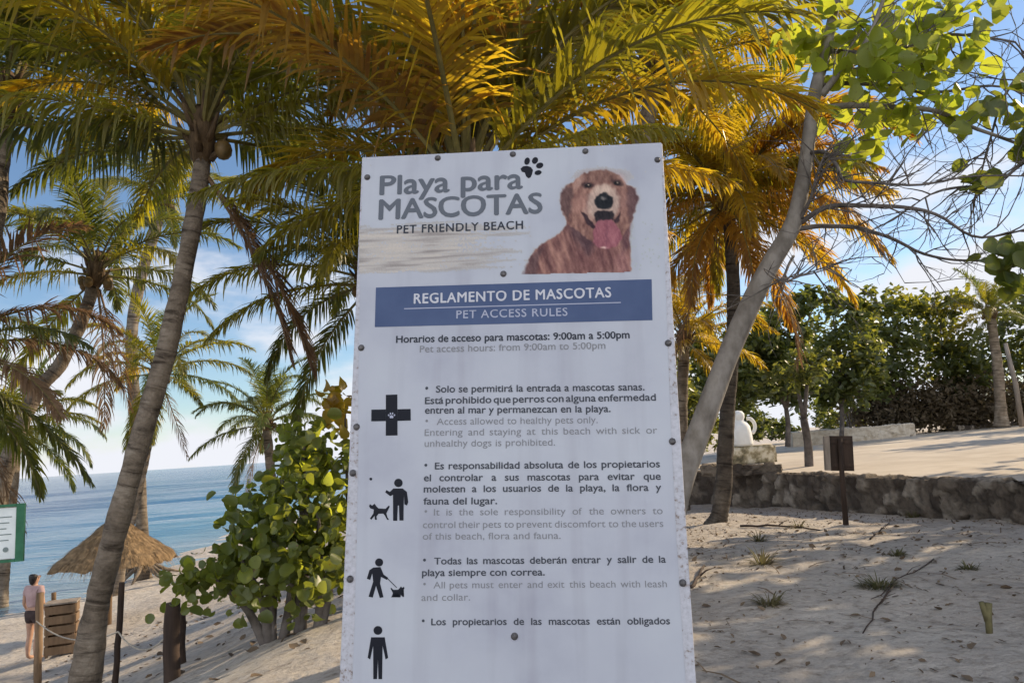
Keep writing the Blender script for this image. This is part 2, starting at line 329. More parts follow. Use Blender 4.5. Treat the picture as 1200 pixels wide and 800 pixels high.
me = bpy.data.meshes.new('sand_ground'); me.from_pydata(gv, [], gf)
tag(link('sand_ground', me, None, M['sand'], True), kind='structure')

# sea: a real rippled sheet near the shore, flat beyond
SEA = -2.6
azs = np.radians(np.unique(np.concatenate([np.linspace(-176, -60, 40), np.linspace(-60, -44, 30), np.linspace(-44, -10, 220), np.linspace(-10, 4, 12)])))
rds = np.concatenate([np.geomspace(9, 900, 440), np.geomspace(960, 12000, 14)])
sv = []; nx = len(azs)
for r in rds:
    step = r * .0105
    wl_ = [(w, .046 * min(w, 7) * min(1, max(0, w / step / 2.2 - .6))) for w in (1.7, 3.6, 8, 19, 44)] if r < 900 else []
    for a in azs:
        x, y = r * math.sin(a), r * math.cos(a); u, v_ = -.45 * x + .89 * y, .89 * x + .45 * y
        sv.append((x, y, SEA + sum(h * noise.noise((u / w, v_ / w * .28, w)) for w, h in wl_ if h > 0)))
me = bpy.data.meshes.new('sea'); me.from_pydata(sv, [], [(j * nx + i, j * nx + i + 1, (j + 1) * nx + i + 1, (j + 1) * nx + i) for j in range(len(rds) - 1) for i in range(nx - 1)])
me.flip_normals()
tag(link('sea', me, None, M['water'], True), kind='structure')

# raised plaza behind the rubble wall
WALL = [P(1330, 566, 9.2), P(1200, 562, 11.4), P(1040, 556, 14.6), P(905, 549, 18.8), P(800, 545, 22.0), P(660, 541, 25)]
for w in WALL: w.z = .46
def plaza_z(x, y): return .45 + .02 * max(0, x - 5)
prs = []
wl = spline([tuple(w) for w in WALL], 40)
mb = MB(); nv = 26
vs_ = []
for i, w in enumerate(wl):
    for j in range(nv):
        t = (j / (nv - 1)) ** 2 * 300
        x = w[0] + .25 + t * .62; y = w[1] + .1 + t * (1.0 if i > 3 else .9)
        vs_.append((x, y, plaza_z(x, y) - .02 + .03 * noise.noise((x * .5, y * .5, 0))))
# right-hand side sheet reaching outside the frame
mb.add(vs_, [(i * nv + j, (i + 1) * nv + j, (i + 1) * nv + j + 1, i * nv + j + 1) for i in range(len(wl) - 1) for j in range(nv - 1)])
ext = []
w0 = wl[0]
for i in range(2):
    for j in range(nv):
        t = (j / (nv - 1)) ** 2 * 300
        x = w0[0] + .25 + t * .62 + i * 150; y = w0[1] + .1 + t * .9 - i * 40
        ext.append((x, y, plaza_z(min(x, w0[0] + t * .62), y) - .02))
mb.add(ext, [(j, j + 1, nv + j + 1, nv + j) for j in range(nv - 1)])
pz = mb.build('plaza', M['plaza'], None, True); tag(pz, kind='structure')

# ------------------------------------------------------------------ rubble walls
def rubble_wall(name, line, tops, bottoms, thick, cell, label, cat, mat, seed=0, group=None):
    """a dry rubble wall: front, top and back swept along a line, knobbly stones by Voronoi cells"""
    line = spline(line, max(2, int(sum((Vector(line[i + 1]) - Vector(line[i])).length for i in range(len(line) - 1)) / .045)))
    n = len(line); tops = np.interp(np.linspace(0, 1, n), np.linspace(0, 1, len(tops)), tops); bottoms = np.interp(np.linspace(0, 1, n), np.linspace(0, 1, len(bottoms)), bottoms)
    nf, nt_ = 24, 8; prof = nf + nt_ + nf; vs_ = []; st = []; jo = []
    for i in range(n):
        t = Vector(line[min(i + 1, n - 1)]) - Vector(line[max(i - 1, 0)]); t.z = 0; t.normalize(); nn = Vector((t.y, -t.x, 0))
        if nn.y > 0: nn = -nn
        for k in range(prof):
            if k < nf: s = k / (nf - 1); off = nn * (thick / 2); z = bottoms[i] + (tops[i] - bottoms[i]) * s; on = nn
            elif k < nf + nt_: s = (k - nf + 1) / (nt_ + 1); off = nn * (thick / 2 - thick * s); z = tops[i]; on = Vector((0, 0, 1))
            else: s = (k - nf - nt_) / (nf - 1); off = -nn * (thick / 2); z = tops[i] + (bottoms[i] - tops[i]) * s; on = -nn
            p = Vector((line[i][0], line[i][1], z)) + off
            q = Vector((p.x / cell, p.y / cell, p.z / (cell * .75) + seed)) + .6 * noise.noise_vector(p * 2.1) + .16 * noise.noise_vector(p * 7)
            d, pts_ = noise.voronoi(q)
            e = d[1] - d[0]; h = min(1, e / .28); cellid = pts_[0]
            rv = noise.cell(cellid * 13.7 + Vector((3.1, 7.7, 1.3)))
            p = p + on * (min(1, h * 3.0) * .032 - .03 + rv * .05 + (.05 * noise.noise(cellid * 3.1 + p * 1.5))) + .022 * noise.noise_vector(p * 7) + .018 * noise.noise_vector(p * 19)
            vs_.append(p); st.append((rv + 1) / 2 if rv < 0 else rv); jo.append(max(0, 1 - e / .10) * .8)
    fs = [(i * prof + k, (i + 1) * prof + k, (i + 1) * prof + k + 1, i * prof + k + 1) for i in range(n - 1) for k in range(prof - 1)]
    fs += [tuple(range(prof))[::-1], tuple(range((n - 1) * prof, n * prof))]
    me = bpy.data.meshes.new(name); me.from_pydata(vs_, [], fs)
    a = me.attributes.new('stone', 'FLOAT', 'POINT'); a.data.foreach_set('value', st)
    a = me.attributes.new('joint', 'FLOAT', 'POINT'); a.data.foreach_set('value', jo)
    return tag(link(name, me, None, mat, True), label, cat, group)
wb = [ground_z(w.x, w.y, False) - .3 for w in WALL]
rubble_wall('rubble_wall', [tuple(w) for w in WALL], [.50, .50, .47, .46, .48, .5], wb, .45, .36,
            'long low grey rubble stone wall holding up the plaza behind the sandy ground', 'stone wall', M['rubble'])
a, b_ = P(830, 541, 19.0), P(922, 541, 18.4)
a.z = b_.z = .5
rubble_wall('coping_wall', [(a.x - .1, a.y + .45, .5), ((a.x + b_.x) / 2, (a.y + b_.y) / 2 + .45, .5), (b_.x, b_.y + .4, .5)], [.72, .70, .66], [.44, .44, .44], .5, .3,
            'short raised course of grey stones on the rubble wall beside the dark palm trunk', 'stone wall', M['rubble'], 4)
a, b_, c_ = P(926, 520, 37), P(1000, 514, 38), P(1069, 509, 39)
rubble_wall('plaza_wall', [tuple(a), tuple(b_), tuple(c_)], [P(926, 507, 37).z, P(1000, 501, 38).z, P(1069, 496, 39).z], [a.z - .25, b_.z - .25, c_.z - .3], .5, .5,
            'pale sunlit low stone wall on the far side of the plaza', 'stone wall', M['limestone_far'], 2)
a, b_, c_ = P(1118, 506, 41), P(1170, 503, 41.5), P(1290, 495, 42)
rubble_wall('garden_edging', [tuple(a), tuple(b_), tuple(c_)], [P(1118, 499, 41).z, P(1170, 496, 41.5).z, P(1290, 488, 42).z], [a.z - .3, b_.z - .3, c_.z - .3], .6, .5,
            'low grey stone edging under the dry thicket at the right end of the plaza', 'stone edging', M['rubble'], 6)

# ------------------------------------------------------------------ palms
FR = {}
def frond_mesh(key, L, elev, droop, nleaf, ll, hang, seed, ragged=.04, wid=.034, dead=False):
    rng = random.Random(seed); mb = MB(); N = 22
    pts = []; p = Vector((0, 0, 0)); sw = rng.uniform(-.12, .12)
    Ts = []
    for i in range(N + 1):
        t = i / N; e = elev - droop * (t ** 1.5); yaw = sw * t * t
        d = Vector((math.cos(e) * math.cos(yaw), math.cos(e) * math.sin(yaw), math.sin(e)))
        pts.append(p.copy()); Ts.append(d); p = p + d * (L / N)
    mb.tube(pts, [.032 * (1 - .86 * (i / N) ** .8) + .002 for i in range(N + 1)], 5, 0, False)
    for i in range(nleaf):
        t = .13 + .87 * (i + rng.random() * .6) / nleaf
        if t > .995: t = .995
        k = t * N; i0 = min(int(k), N - 1); u = k - i0
        base = pts[i0].lerp(pts[i0 + 1], u); T = Ts[i0].lerp(Ts[i0 + 1], u).normalized()
        S0 = Vector((0, 0, 1)).cross(T)
        S0 = S0.normalized() if S0.length > .05 else Vector((0, 1, 0))
        Nn = T.cross(S0)
        for sd_ in (-1, 1):
            if rng.random() < ragged: continue
            l = ll * (math.sin(math.pi * min(1, (.16 + t * .80))) ** .65) * rng.uniform(.70, 1.10)
            fw = R(28) + R(38) * t + rng.uniform(-.12, .12)
            d = (S0 * sd_ * math.cos(fw) + T * math.sin(fw) + Nn * (.28 + rng.uniform(-.12, .18))).normalized()
            w = wid * rng.uniform(.8, 1.15); q = base.copy(); vs_ = []; ns = 4; hg = hang * rng.uniform(.5, 1.7); brk = rng.random() < .09
            for j in range(ns + 1):
                s = j / ns
                wd = (T - d * T.dot(d)).normalized()
                ww = w * (.55, 1.0, .95, .62, .06)[j]
                vs_ += [q - wd * ww / 2, q + wd * ww / 2]
                d = (d + Vector((rng.uniform(-.06, .06), rng.uniform(-.06, .06), -hg * (.25 + s)))).normalized()
                if brk and j == 1: d = (d * .4 + Vector((0, 0, -1))).normalized()
                q = q + d * (l / ns)
            mb.add(vs_, [(2 * j, 2 * j + 1, 2 * j + 3, 2 * j + 2) for j in range(ns)], 1)
    me = mb.mesh('frond_' + key)
    nf = len(me.polygons); nr = 5 * N
    at = me.attributes.new('leafrand', 'FLOAT', 'FACE')
    rs = np.random.RandomState(seed); vals = np.concatenate([np.zeros(nr), np.repeat(rs.rand((nf - nr) // 4 + 1), 4)])[:nf]
    at.data.foreach_set('value', vals.astype(np.float32))
    me.materials.append(None); me.materials.append(None)
    return me
ELEV = [78, 58, 38, 18, -4, -30, -62, 10]
DROOP = [62, 78, 80, 72, 62, 45, 22, 34]
def get_frond(ei, var, dead=False):
    k = (ei, var, dead)
    if k not in FR:
        FR[k] = frond_mesh('%d%d' % (ei, var), 3.5, R(ELEV[ei]), R(DROOP[ei] + (var - 1) * 12), 88 if not dead else 60, .80, (.16, .24, .36, .52, .62, .62, .5, .78)[ei] * (1.5 if dead else 1), ei * 10 + var + dead * 100, .3 if dead else .05,   .040 if not dead else .024, dead)
    return FR[k]
def frond(parent, at, ei, var, az, sc, mat, rmat, dead=False, tilt=0, label=None):
    me = get_frond(ei, var, dead)
    o = bpy.data.objects.new('frond', me); COL.objects.link(o); o.parent = parent
    o.location = Vector(at) - parent.location; o.rotation_euler = (0, tilt, az); o.scale = (sc, sc, sc)
    for s, mm in zip(o.material_slots, (rmat, mat)): s.link = 'OBJECT'; s.material = mm
    if label: o['label'] = label
    return o
def crown_set(parent, top, sc, seed, counts, mats, axis=Vector((0, 0, 1)), weights=(1, 0, 0), spread=.1, avoid=None):
    rng = random.Random(seed); az = rng.random() * 6
    for ei, n in enumerate(counts):
        for k in range(n):
            az += 2.39996 + rng.uniform(-.25, .25)
            if avoid and avoid(az % (2 * math.pi), ei): continue
            dead = ei == 6
            mt = 'frond_dead' if dead else rng.choices(mats, weights)[0]
            frond(parent, Vector(top) + Vector((math.cos(az) * spread, math.sin(az) * spread, .25 - .11 * ei)), ei, rng.randrange(3), az, sc * rng.uniform(.86, 1.08), M[mt], M['rachis_dead' if dead else 'rachis'], dead, label='dry brown hanging frond' if dead else None)
def palm(label, pts, r0, r1, sc, counts, mats, weights, seed, bark='palm_bark', nuts=6, group=None, swell=1.35, crown=None, root=None):
    """pts: world points, foot first, crown last"""
    pl = spline([tuple(p) for p in pts], 64)
    root_ = empty('palm_tree', pts[0], label, 'palm tree', group)
    n = len(pl); rng = random.Random(seed)
    rad = [(r0 + (r1 - r0) * min(1, (i / (n - 1)) ** .7)) * (1 + (swell - 1) * max(0, 1 - i / 10)) * (1 + .035 * (i % 2)) for i in range(n)]
    mb = MB(); rad = [r * (1 + rng.uniform(-.03, .03)) for r in rad]; mb.tube(pl, rad, 16, 0, True, .15); mb.build('trunk', M[bark], root_, True)
    top = Vector(pl[-1]); ax = (Vector(pl[-1]) - Vector(pl[-4])).normalized()
    mb = MB(); mb.tube([top - ax * .5 * sc, top - ax * .2 * sc, top + ax * .1 * sc, top + ax * .4 * sc], [r1 * 1.05, r1 * 1.5, r1 * 1.5, r1 * .6], 12, 0, True, .3)
    for k in range(14):                                     # old split leaf bases
        az = k * 2.4; d = Vector((math.cos(az), math.sin(az), 0)); b0 = top - ax * (.45 - .05 * k) * sc
        mb.tube([b0 + d * r1, b0 + d * (r1 + .10 * sc) + ax * .10 * sc, b0 + d * (r1 + .22 * sc) + ax * .32 * sc], [.055 * sc, .04 * sc, .02 * sc], 5)
    mb.build('leaf_base', M['fibre'], root_, True)
    crown_set(root_, top, sc, seed, counts, mats, ax, weights)
    for k in range(nuts):
        az = k * 2.1 + rng.random(); d = Vector((math.cos(az), math.sin(az), 0)); c = top - ax * .25 * sc + d * (r1 + .16 * sc) - Vector((0, 0, rng.uniform(0, .22) * sc))
        bm = bmesh.new(); bmesh.ops.create_icosphere(bm, subdivisions=2, radius=.115 * sc)
        for v in bm.verts: v.co.z *= 1.25; v.co += v.co.normalized() * .01 * noise.noise(v.co * 9)
        bmesh.ops.translate(bm, vec=c, verts=bm.verts); me = bpy.data.meshes.new('coconut'); bm.to_mesh(me); bm.free()
        link('coconut', me, root_, M['coconut'], True)
    return root_, top
def foot(px, D, x=None):
    p = P(px, 700, D); p.z = ground_z(p.x, p.y, False) - .15; return p
PALMS = []
G = 'palm trees on the beach'
# main leaning palm left of the notice board
main, mtop = palm('tall thick leaning coconut palm whose ringed trunk crosses the thatched parasol',
     [foot(96, 8.0), P(109, 731, 8.0), P(128, 650, 8.0), P(152, 560, 8.05), P(191, 425, 8.1), P(215, 320, 8.2), P(235, 210, 8.3), P(238, 150, 8.3)], .138, .092, .92,
     (6, 11, 9, 1, 0, 0, 0), ('frond_olive', 'frond_green', 'frond_gold'), (6, 3, 3), 11, nuts=2, group=G)
# palm with crooked trunk at left
palm('coconut palm with a crooked trunk bending right from the left edge, fruit under its crown',
     [foot(-40, 12.6), P(-4, 600, 12.6), P(10, 540, 12.6), P(25, 498, 12.6), P(46, 455, 12.7), P(70, 428, 12.8), P(91, 386, 12.9), P(105, 351, 13), P(113, 312, 13)], .135, .105, .74,
     (2, 5, 6, 4, 2, 1, 2), ('frond_green', 'frond_olive'), (4, 2), 23, nuts=7, group=G)
# tall palm standing on the beach with spreading roots
t3, top3 = palm('tall slender palm on the beach with spreading roots beside the thatched parasol',
     [foot(168, 27.5), P(166, 610, 27.5), P(160, 500, 27.5), P(154, 400, 27.5), P(164, 330, 27.5), P(182, 270, 27.5), P(192, 232, 27.5)], .22, .20, 1.0,
     (2, 4, 4, 3, 1, 1, 0), ('frond_olive', 'frond_green'), (4, 2), 31, nuts=6, group=G)
f3 = foot(168, 27.5)
for k in range(9):
    az = k * .7; d = Vector((math.cos(az), math.sin(az), 0)); mb = MB(); l = 1.0 + .35 * (k % 3)
    p1 = f3 + d * l; p1.z = ground_z(p1.x, p1.y) - .03
    mb.tube([f3 + Vector((0, 0, .75)) + d * .1, f3 + d * l * .55 + Vector((0, 0, .42)), p1], [.10, .07, .03], 6)
    mb.build('root', M['palm_bark'], t3, True)
palm('shorter yellow green palm on the beach behind the main leaning trunk',
     [foot(132, 24), P(150, 620, 24), P(172, 520, 24), P(186, 432, 24)], .2, .15, .86, (2, 4, 5, 5, 4, 2, 2), ('frond_gold', 'frond_olive', 'frond_far'), (2, 4, 2), 47, nuts=4, group=G)
palm('small palm with drooping fronds rising behind the sea grape bush',
     [foot(340, 27), P(328, 640, 27), P(318, 560, 27), P(312, 492, 27)], .2, .15, .82, (2, 5, 6, 6, 4, 2, 1), ('frond_far', 'frond_green'), (4, 2), 53, nuts=3, group=G)
palm('palm leaning in from the left edge with brown drying fronds',
     [foot(-190, 9), P(-150, 640, 9), P(-105, 500, 9), P(-70, 402, 9)], .18, .12, .66, (2, 4, 5, 4, 4, 5, 4), ('frond_green', 'frond_dead'), (3, 3), 61, nuts=3, group=G)
palm('far palm with flat spreading fronds behind the crooked trunk at the left edge',
     [foot(0, 24), P(8, 640, 24), P(16, 560, 24), P(22, 492, 24)], .18, .14, .86, (2, 4, 6, 6, 5, 3, 0), ('frond_far', 'frond_olive'), (3, 3), 71, nuts=3, group=G)
palm('palm at top left whose dark green crown hangs over the sea',
     [foot(-120, 8.6), P(-70, 560, 8.6), P(-20, 330, 8.8), P(6, 110, 9)], .2, .13, .80, (4, 8, 8, 2, 0, 0, 0), ('frond_green',), (1,), 83, nuts=3, group=G)
for az, sc_, t_ in ((.0, .80, -.12), (.35, .72, -.05)):
    frond(main, mtop - Vector((0, 0, .55)), 6, 1, az, sc_, M['frond_dead'], M['rachis_dead'], False, t_, 'dense brown hanging frond')
for az, ei_, sc_, mt in ((3.3, 7, .98, 'frond_green'), (2.85, 7, .9, 'frond_green'), (3.75, 7, .8, 'frond_olive'), (-.3, 7, .85, 'frond_olive'), (.25, 7, .9, 'frond_olive'), (2.3, 7, .9, 'frond_olive'), (.9, 7, .9, 'frond_green')):
    frond(main, mtop - Vector((0, 0, .12)), ei_, 1, az, sc_, M[mt], M['rachis'])
# palm right behind the notice board
b2, btop = palm('large palm directly behind the notice board, its fronds fanning out above it',
     [foot(606, 6.6), P(596, 560, 6.6), P(570, 380, 6.5), P(545, 222, 6.5)], .21, .14, .98,
     (9, 16, 7, 0, 0, 0, 0), ('frond_gold', 'frond_olive', 'frond_brown'), (5, 5, 2), 97, nuts=3, group=G)
for az, ei_, sc_, mt in ((.1, 7, .75, 'frond_gold'), (.7, 7, .85, 'frond_brown'), (2.6, 7, .85, 'frond_olive'), (1.6, 7, .9, 'frond_gold'), (3.3, 7, .7, 'frond_olive'), (-.5, 7, .6, 'frond_olive')):
    frond(b2, btop + Vector((0, 0, .1)), ei_, 1, az, sc_, M[mt], M['rachis'])
p4r, p4top = palm('palm with a dark slim trunk behind the grey sea grape trunk, orange brown fronds',
     [foot(845, 15), P(846, 585, 15), P(853, 480, 15), P(860, 360, 15), P(852, 228, 15)], .185, .13, 1.0,
     (4, 9, 11, 11, 9, 5, 2), ('frond_brown', 'frond_gold', 'frond_olive'), (4, 4, 3), 101, bark='palm_bark_dark', nuts=5, group=G)
for az, ei_, sc_, mt in ((-.15, 1, 1.1, 'frond_brown'), (.25, 2, 1.15, 'frond_gold'), (-.5, 2, 1.15, 'frond_brown'), (.6, 1, 1.2, 'frond_gold'), (-.1, 7, 1.0, 'frond_gold'), (.35, 3, 1.0, 'frond_olive'), (-.6, 7, .9, 'frond_brown'), (.1, 0, 1.0, 'frond_gold')):
    frond(p4r, p4top + Vector((0, 0, .1)), ei_, 2, az, sc_, M[mt], M['rachis'])
p3r, p3top = palm('tall palm behind the right half of the board, gold and olive crown above its corner',
     [foot(706, 10.5), P(708, 560, 10.5), P(722, 380, 10.5), P(748, 200, 10.5), P(770, 78, 10.6)], .17, .12, 1.0,
     (6, 10, 10, 7, 3, 0, 0), ('frond_gold', 'frond_olive', 'frond_brown'), (5, 4, 2), 141, nuts=3, group=G)
palm('low golden palm glowing in the sun between the notice board and the sea grape trunk',
     [P(798, 600, 20), P(798, 520, 20), P(800, 448, 20), P(803, 392, 20)], .19, .14, .72, (3, 5, 6, 5, 3, 2, 0), ('frond_gold',), (1,), 111, nuts=0, group=G)
palm('pale palm standing before the thicket at the right end of the plaza',
     [P(1174, 500, 39), P(1172, 470, 39), P(1168, 420, 39), P(1160, 366, 39)], .30, .22, .80, (3, 5, 6, 4, 3, 1, 0), ('frond_far', 'frond_olive'), (3, 2), 121, bark='palm_bark_pale', nuts=2, group=G)
palm('leaning palm left of the notice board with fan of drooping fronds',
     [foot(500, 9.5), P(484, 560, 9.5), P(455, 420, 9.5), P(432, 318, 9.5)], .17, .12, .62, (3, 7, 8, 7, 5, 2, 1), ('frond_olive', 'frond_green'), (3, 3), 131, nuts=2, group=G)

# ------------------------------------------------------------------ broadleaf trees and bushes
def disc(n=10, cup=.26, elong=1.12):
    v = [(0, 0, -.03)]
    for k in range(n):
        th = 2 * math.pi * k / n; x, y = math.cos(th) * .5 * (1 + .07 * math.sin(3 * th + 1)), math.sin(th) * .5 * elong
        v.append((x, y, abs(x) * cup * 1.6 - .28 * y * y + .05 * math.sin(5 * th)))
    return v, [(0, 1 + k, 1 + (k + 1) % n) for k in range(n)]
ROUND = disc()
LEAF = ([(0, -.5, 0), (.28, -.1, .06), (.2, .28, .05), (0, .55, -.06), (-.2, .28, .05), (-.28, -.1, .06), (0, 0, -.03)], [(0, 1, 6), (1, 2, 6), (2, 3, 6), (3, 4, 6), (4, 5, 6), (5, 0, 6)])
def clumps(rs, blobs, n, spread=.9, per=14):
    """points in many small clumps, denser near blob surfaces. blobs: (centre, radii)"""
    vol = np.array([r[0] * r[1] * r[2] for c, r in blobs]) ** .7; vol /= vol.sum(); out = []
    for (c, r), w in zip(blobs, vol):
        m = max(4, int(n * w)); nc = max(3, m // per)
        d = rs.normal(size=(nc, 3)); d /= np.linalg.norm(d, axis=1)[:, None]
        cc = d * (rs.rand(nc, 1) ** .45) * np.array(r) + np.array(c)
        k = rs.randint(0, nc, m)
        out.append(cc[k] + rs.normal(size=(m, 3)) * np.array(r).mean() * .13 * spread)
    return np.concatenate(out)
def tree(name, label, cat, base, top_r, limbs, blobs, n, size, leafm, barkm, seed, group=None, tilt=.9, leaf=LEAF, leafm2=None, frac2=.2, up=(0, 0, 1), foliage='crown', spread=.9, per=14):
    rs = np.random.RandomState(seed); rng = random.Random(seed)
    root = empty(name, base, label, cat, group)
    mb = MB()
    for pts, r0, r1 in limbs:
        s = spline(pts, 10); mb.tube(s, np.linspace(r0, r1, 10), 8, 0, True, .15)
    mb.build('trunk', M[barkm], root, True)
    pos = clumps(rs, blobs, n, spread, per); m = len(pos)
    mats = rand_rots(rs, m, tilt, size * rs.uniform(.45, 1.4, m), up)
    idx = None
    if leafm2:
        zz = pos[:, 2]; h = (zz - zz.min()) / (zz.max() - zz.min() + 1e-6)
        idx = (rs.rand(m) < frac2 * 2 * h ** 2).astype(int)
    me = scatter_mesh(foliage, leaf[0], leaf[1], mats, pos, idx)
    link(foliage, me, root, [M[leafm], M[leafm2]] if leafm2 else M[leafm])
    return root
def px_blob(px, py, D, rpx, rpy, dz=None):
    c = P(px, py, D); k = D / FPX
    return (tuple(c), (rpx * k, dz if dz else rpx * k, rpy * k))
def wood(label, base_px, D, crown, n, size, seed, leafm='hedge_leaf', leafm2='hedge_leaf_lit', frac2=.12, trunk_r=.12, group='trees behind the plaza', name='broadleaf_tree', gz=None):
    base = P(base_px[0], base_px[1], D)
    bl = [px_blob(*c) if len(c) > 4 else px_blob(c[0], c[1], D, c[2], c[3]) for c in crown]
    limbs = []
    cz = min(c[2] for c, r in bl); cx_ = sum(c[0] for c, r in bl) / len(bl)
    fork = Vector((base.x + (cx_ - base.x) * .3, base.y, base.z + (cz - base.z) * .55))
    limbs.append(([tuple(base - Vector((0, 0, .4))), tuple(base.lerp(fork, .5) + Vector((.06, 0, 0))), tuple(fork)], trunk_r, trunk_r * .8))
    for c, r in bl:
        mid = tuple(fork.lerp(Vector(c), .5) + Vector((0, 0, .2)))
        limbs.append(([tuple(fork - Vector((0, 0, .05))), mid, c], trunk_r * .6, trunk_r * .15))
    return tree(name, label, 'tree', base, None, limbs, bl, n, size, leafm, 'twig', seed, group, leafm2=leafm2, frac2=frac2)

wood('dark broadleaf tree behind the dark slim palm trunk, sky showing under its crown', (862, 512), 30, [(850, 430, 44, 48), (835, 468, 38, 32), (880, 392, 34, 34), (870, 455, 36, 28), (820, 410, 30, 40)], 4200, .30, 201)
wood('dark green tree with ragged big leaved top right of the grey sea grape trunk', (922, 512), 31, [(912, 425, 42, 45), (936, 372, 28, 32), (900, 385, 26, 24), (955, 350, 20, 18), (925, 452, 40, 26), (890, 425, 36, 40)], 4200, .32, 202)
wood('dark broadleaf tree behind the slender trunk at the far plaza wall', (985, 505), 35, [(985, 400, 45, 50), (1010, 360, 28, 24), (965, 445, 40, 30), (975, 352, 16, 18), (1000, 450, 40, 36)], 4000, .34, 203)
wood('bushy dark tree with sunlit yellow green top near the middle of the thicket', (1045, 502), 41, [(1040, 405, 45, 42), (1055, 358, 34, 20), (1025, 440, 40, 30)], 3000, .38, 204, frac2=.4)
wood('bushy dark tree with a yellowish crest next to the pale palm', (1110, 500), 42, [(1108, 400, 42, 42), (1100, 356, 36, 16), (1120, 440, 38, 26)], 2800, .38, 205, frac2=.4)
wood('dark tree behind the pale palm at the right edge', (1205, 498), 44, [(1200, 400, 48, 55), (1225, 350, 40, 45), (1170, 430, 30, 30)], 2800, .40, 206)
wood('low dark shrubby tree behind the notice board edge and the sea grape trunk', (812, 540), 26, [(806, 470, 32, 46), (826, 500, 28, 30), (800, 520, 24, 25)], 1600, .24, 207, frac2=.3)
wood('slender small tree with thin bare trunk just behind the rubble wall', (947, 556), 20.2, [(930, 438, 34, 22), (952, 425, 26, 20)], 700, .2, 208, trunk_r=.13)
for i, (px, py, D, w, h, lab) in enumerate([(905, 508, 44, 26, 15, 'low olive shrub far behind the white sculpture'), (985, 500, 45, 28, 18, 'low olive shrub behind the far plaza wall'), (880, 505, 40, 18, 22, 'rounded olive shrub right behind the white sculpture'), (960, 490, 47, 22, 20, 'pale olive shrub seen under the dark tree crowns')]):
    b0 = P(px, py + 6, D); tree('shrub', lab, 'bush', b0, None, [([tuple(b0), tuple(P(px, py - h * .4, D)), tuple(P(px + 3, py - h, D))], .06, .02)], [px_blob(px, py - h * .5, D, w, h), px_blob(px + w * .5, py - h * .3, D, w * .6, h * .7)], 900, .26, 'hedge_leaf', 'twig', 230 + i, 'shrubs behind the plaza', foliage='foliage')
# dry brown thickets under the trees
for i, (px, w, lab) in enumerate([(1030, 42, 'dry brown thicket under the trees, at the right end of the pale plaza wall'), (1088, 44, 'reddish brown thicket of dry stems in the middle under the trees'), (1142, 40, 'brown thicket of dry stems left of the pale palm'), (1215, 38, 'brown thicket behind the leaning pole at the right edge')]):
    D = 42.5; base = P(px, 500, D); root = empty('dry_thicket', base, lab, 'bush', 'dry thickets behind the plaza'); rng = random.Random(i + 300)
    mb = MB()
    for k in range(34):
        b0 = P(px + rng.uniform(-w, w), 502, D + rng.uniform(-1.5, 1.5)); h = rng.uniform(1.5, 4.0); l = Vector((rng.uniform(-.8, .8), rng.uniform(-.5, .5), h))
        mb.tube([b0, b0 + l * .5 + Vector((rng.uniform(-.2, .2), 0, 0)), b0 + l], [.035, .025, .01], 4, 0, False)
    mb.build('stem', M['twig'], root)['kind'] = 'stuff'
    rs = np.random.RandomState(i + 310); bl = [px_blob(px, 470, D - .6, w * 1.05, 30, 1.6), px_blob(px + 8, 486, D - 1, w, 12, 1.4)]
    pos = clumps(rs, bl, 3400, 1.6); me = scatter_mesh('foliage', LEAF[0], LEAF[1], rand_rots(rs, len(pos), 1.2, rs.uniform(.14, .36, len(pos))), pos)
    link('foliage', me, root, M['dry_brush'])

# trees off to the right that throw the shade over the sand and the plaza
rng = random.Random(5)
for i, (x, y, h, r) in enumerate([(10.6, 7.2, 6, 2.5), (13.2, 11.2, 7, 2.6), (12.2, 4.2, 6.5, 3.0), (17, 15, 8, 3.0), (18, 10, 8.5, 3.4), (22, 19, 8, 3.2), (17, 3, 8, 3.4), (24, 13, 9, 3.6), (31, 26.5, 8, 3.2), (38, 34, 8.5, 3.0), (35, 20, 9, 3.6), (27, 30.5, 8, 2.2), (34, 39, 9, 2.6), (29, 24.5, 8, 2.6), (9.8, 3.2, 5.5, 2.6), (14.5, 7.6, 8, 2.8), (11.8, 9.4, 4.6, 2.2), (15.8, 13.2, 5.4, 2.4), (20, 6.5, 9, 3.4)]):
    z = plaza_z(x, y)
    bl = [((x, y, z + h * .68), (r, r, h * .30))] + [((x + rng.uniform(-1, 1) * r * .7, y + rng.uniform(-1, 1) * r * .7, z + h * rng.uniform(.45, .9)), (r * .5, r * .5, r * .4)) for _ in range(4)]
    limbs = [([(x, y, z - .2), (x + .2, y, z + h * .3), c], .18, .05) for c, _ in bl]
    tree('shade_tree', 'broad shade tree with dark leaves standing to the right of the plaza', 'tree', (x, y, z), None, limbs, bl, 1500, .42, 'hedge_leaf', 'twig', 400 + i, 'shade trees right of the plaza')

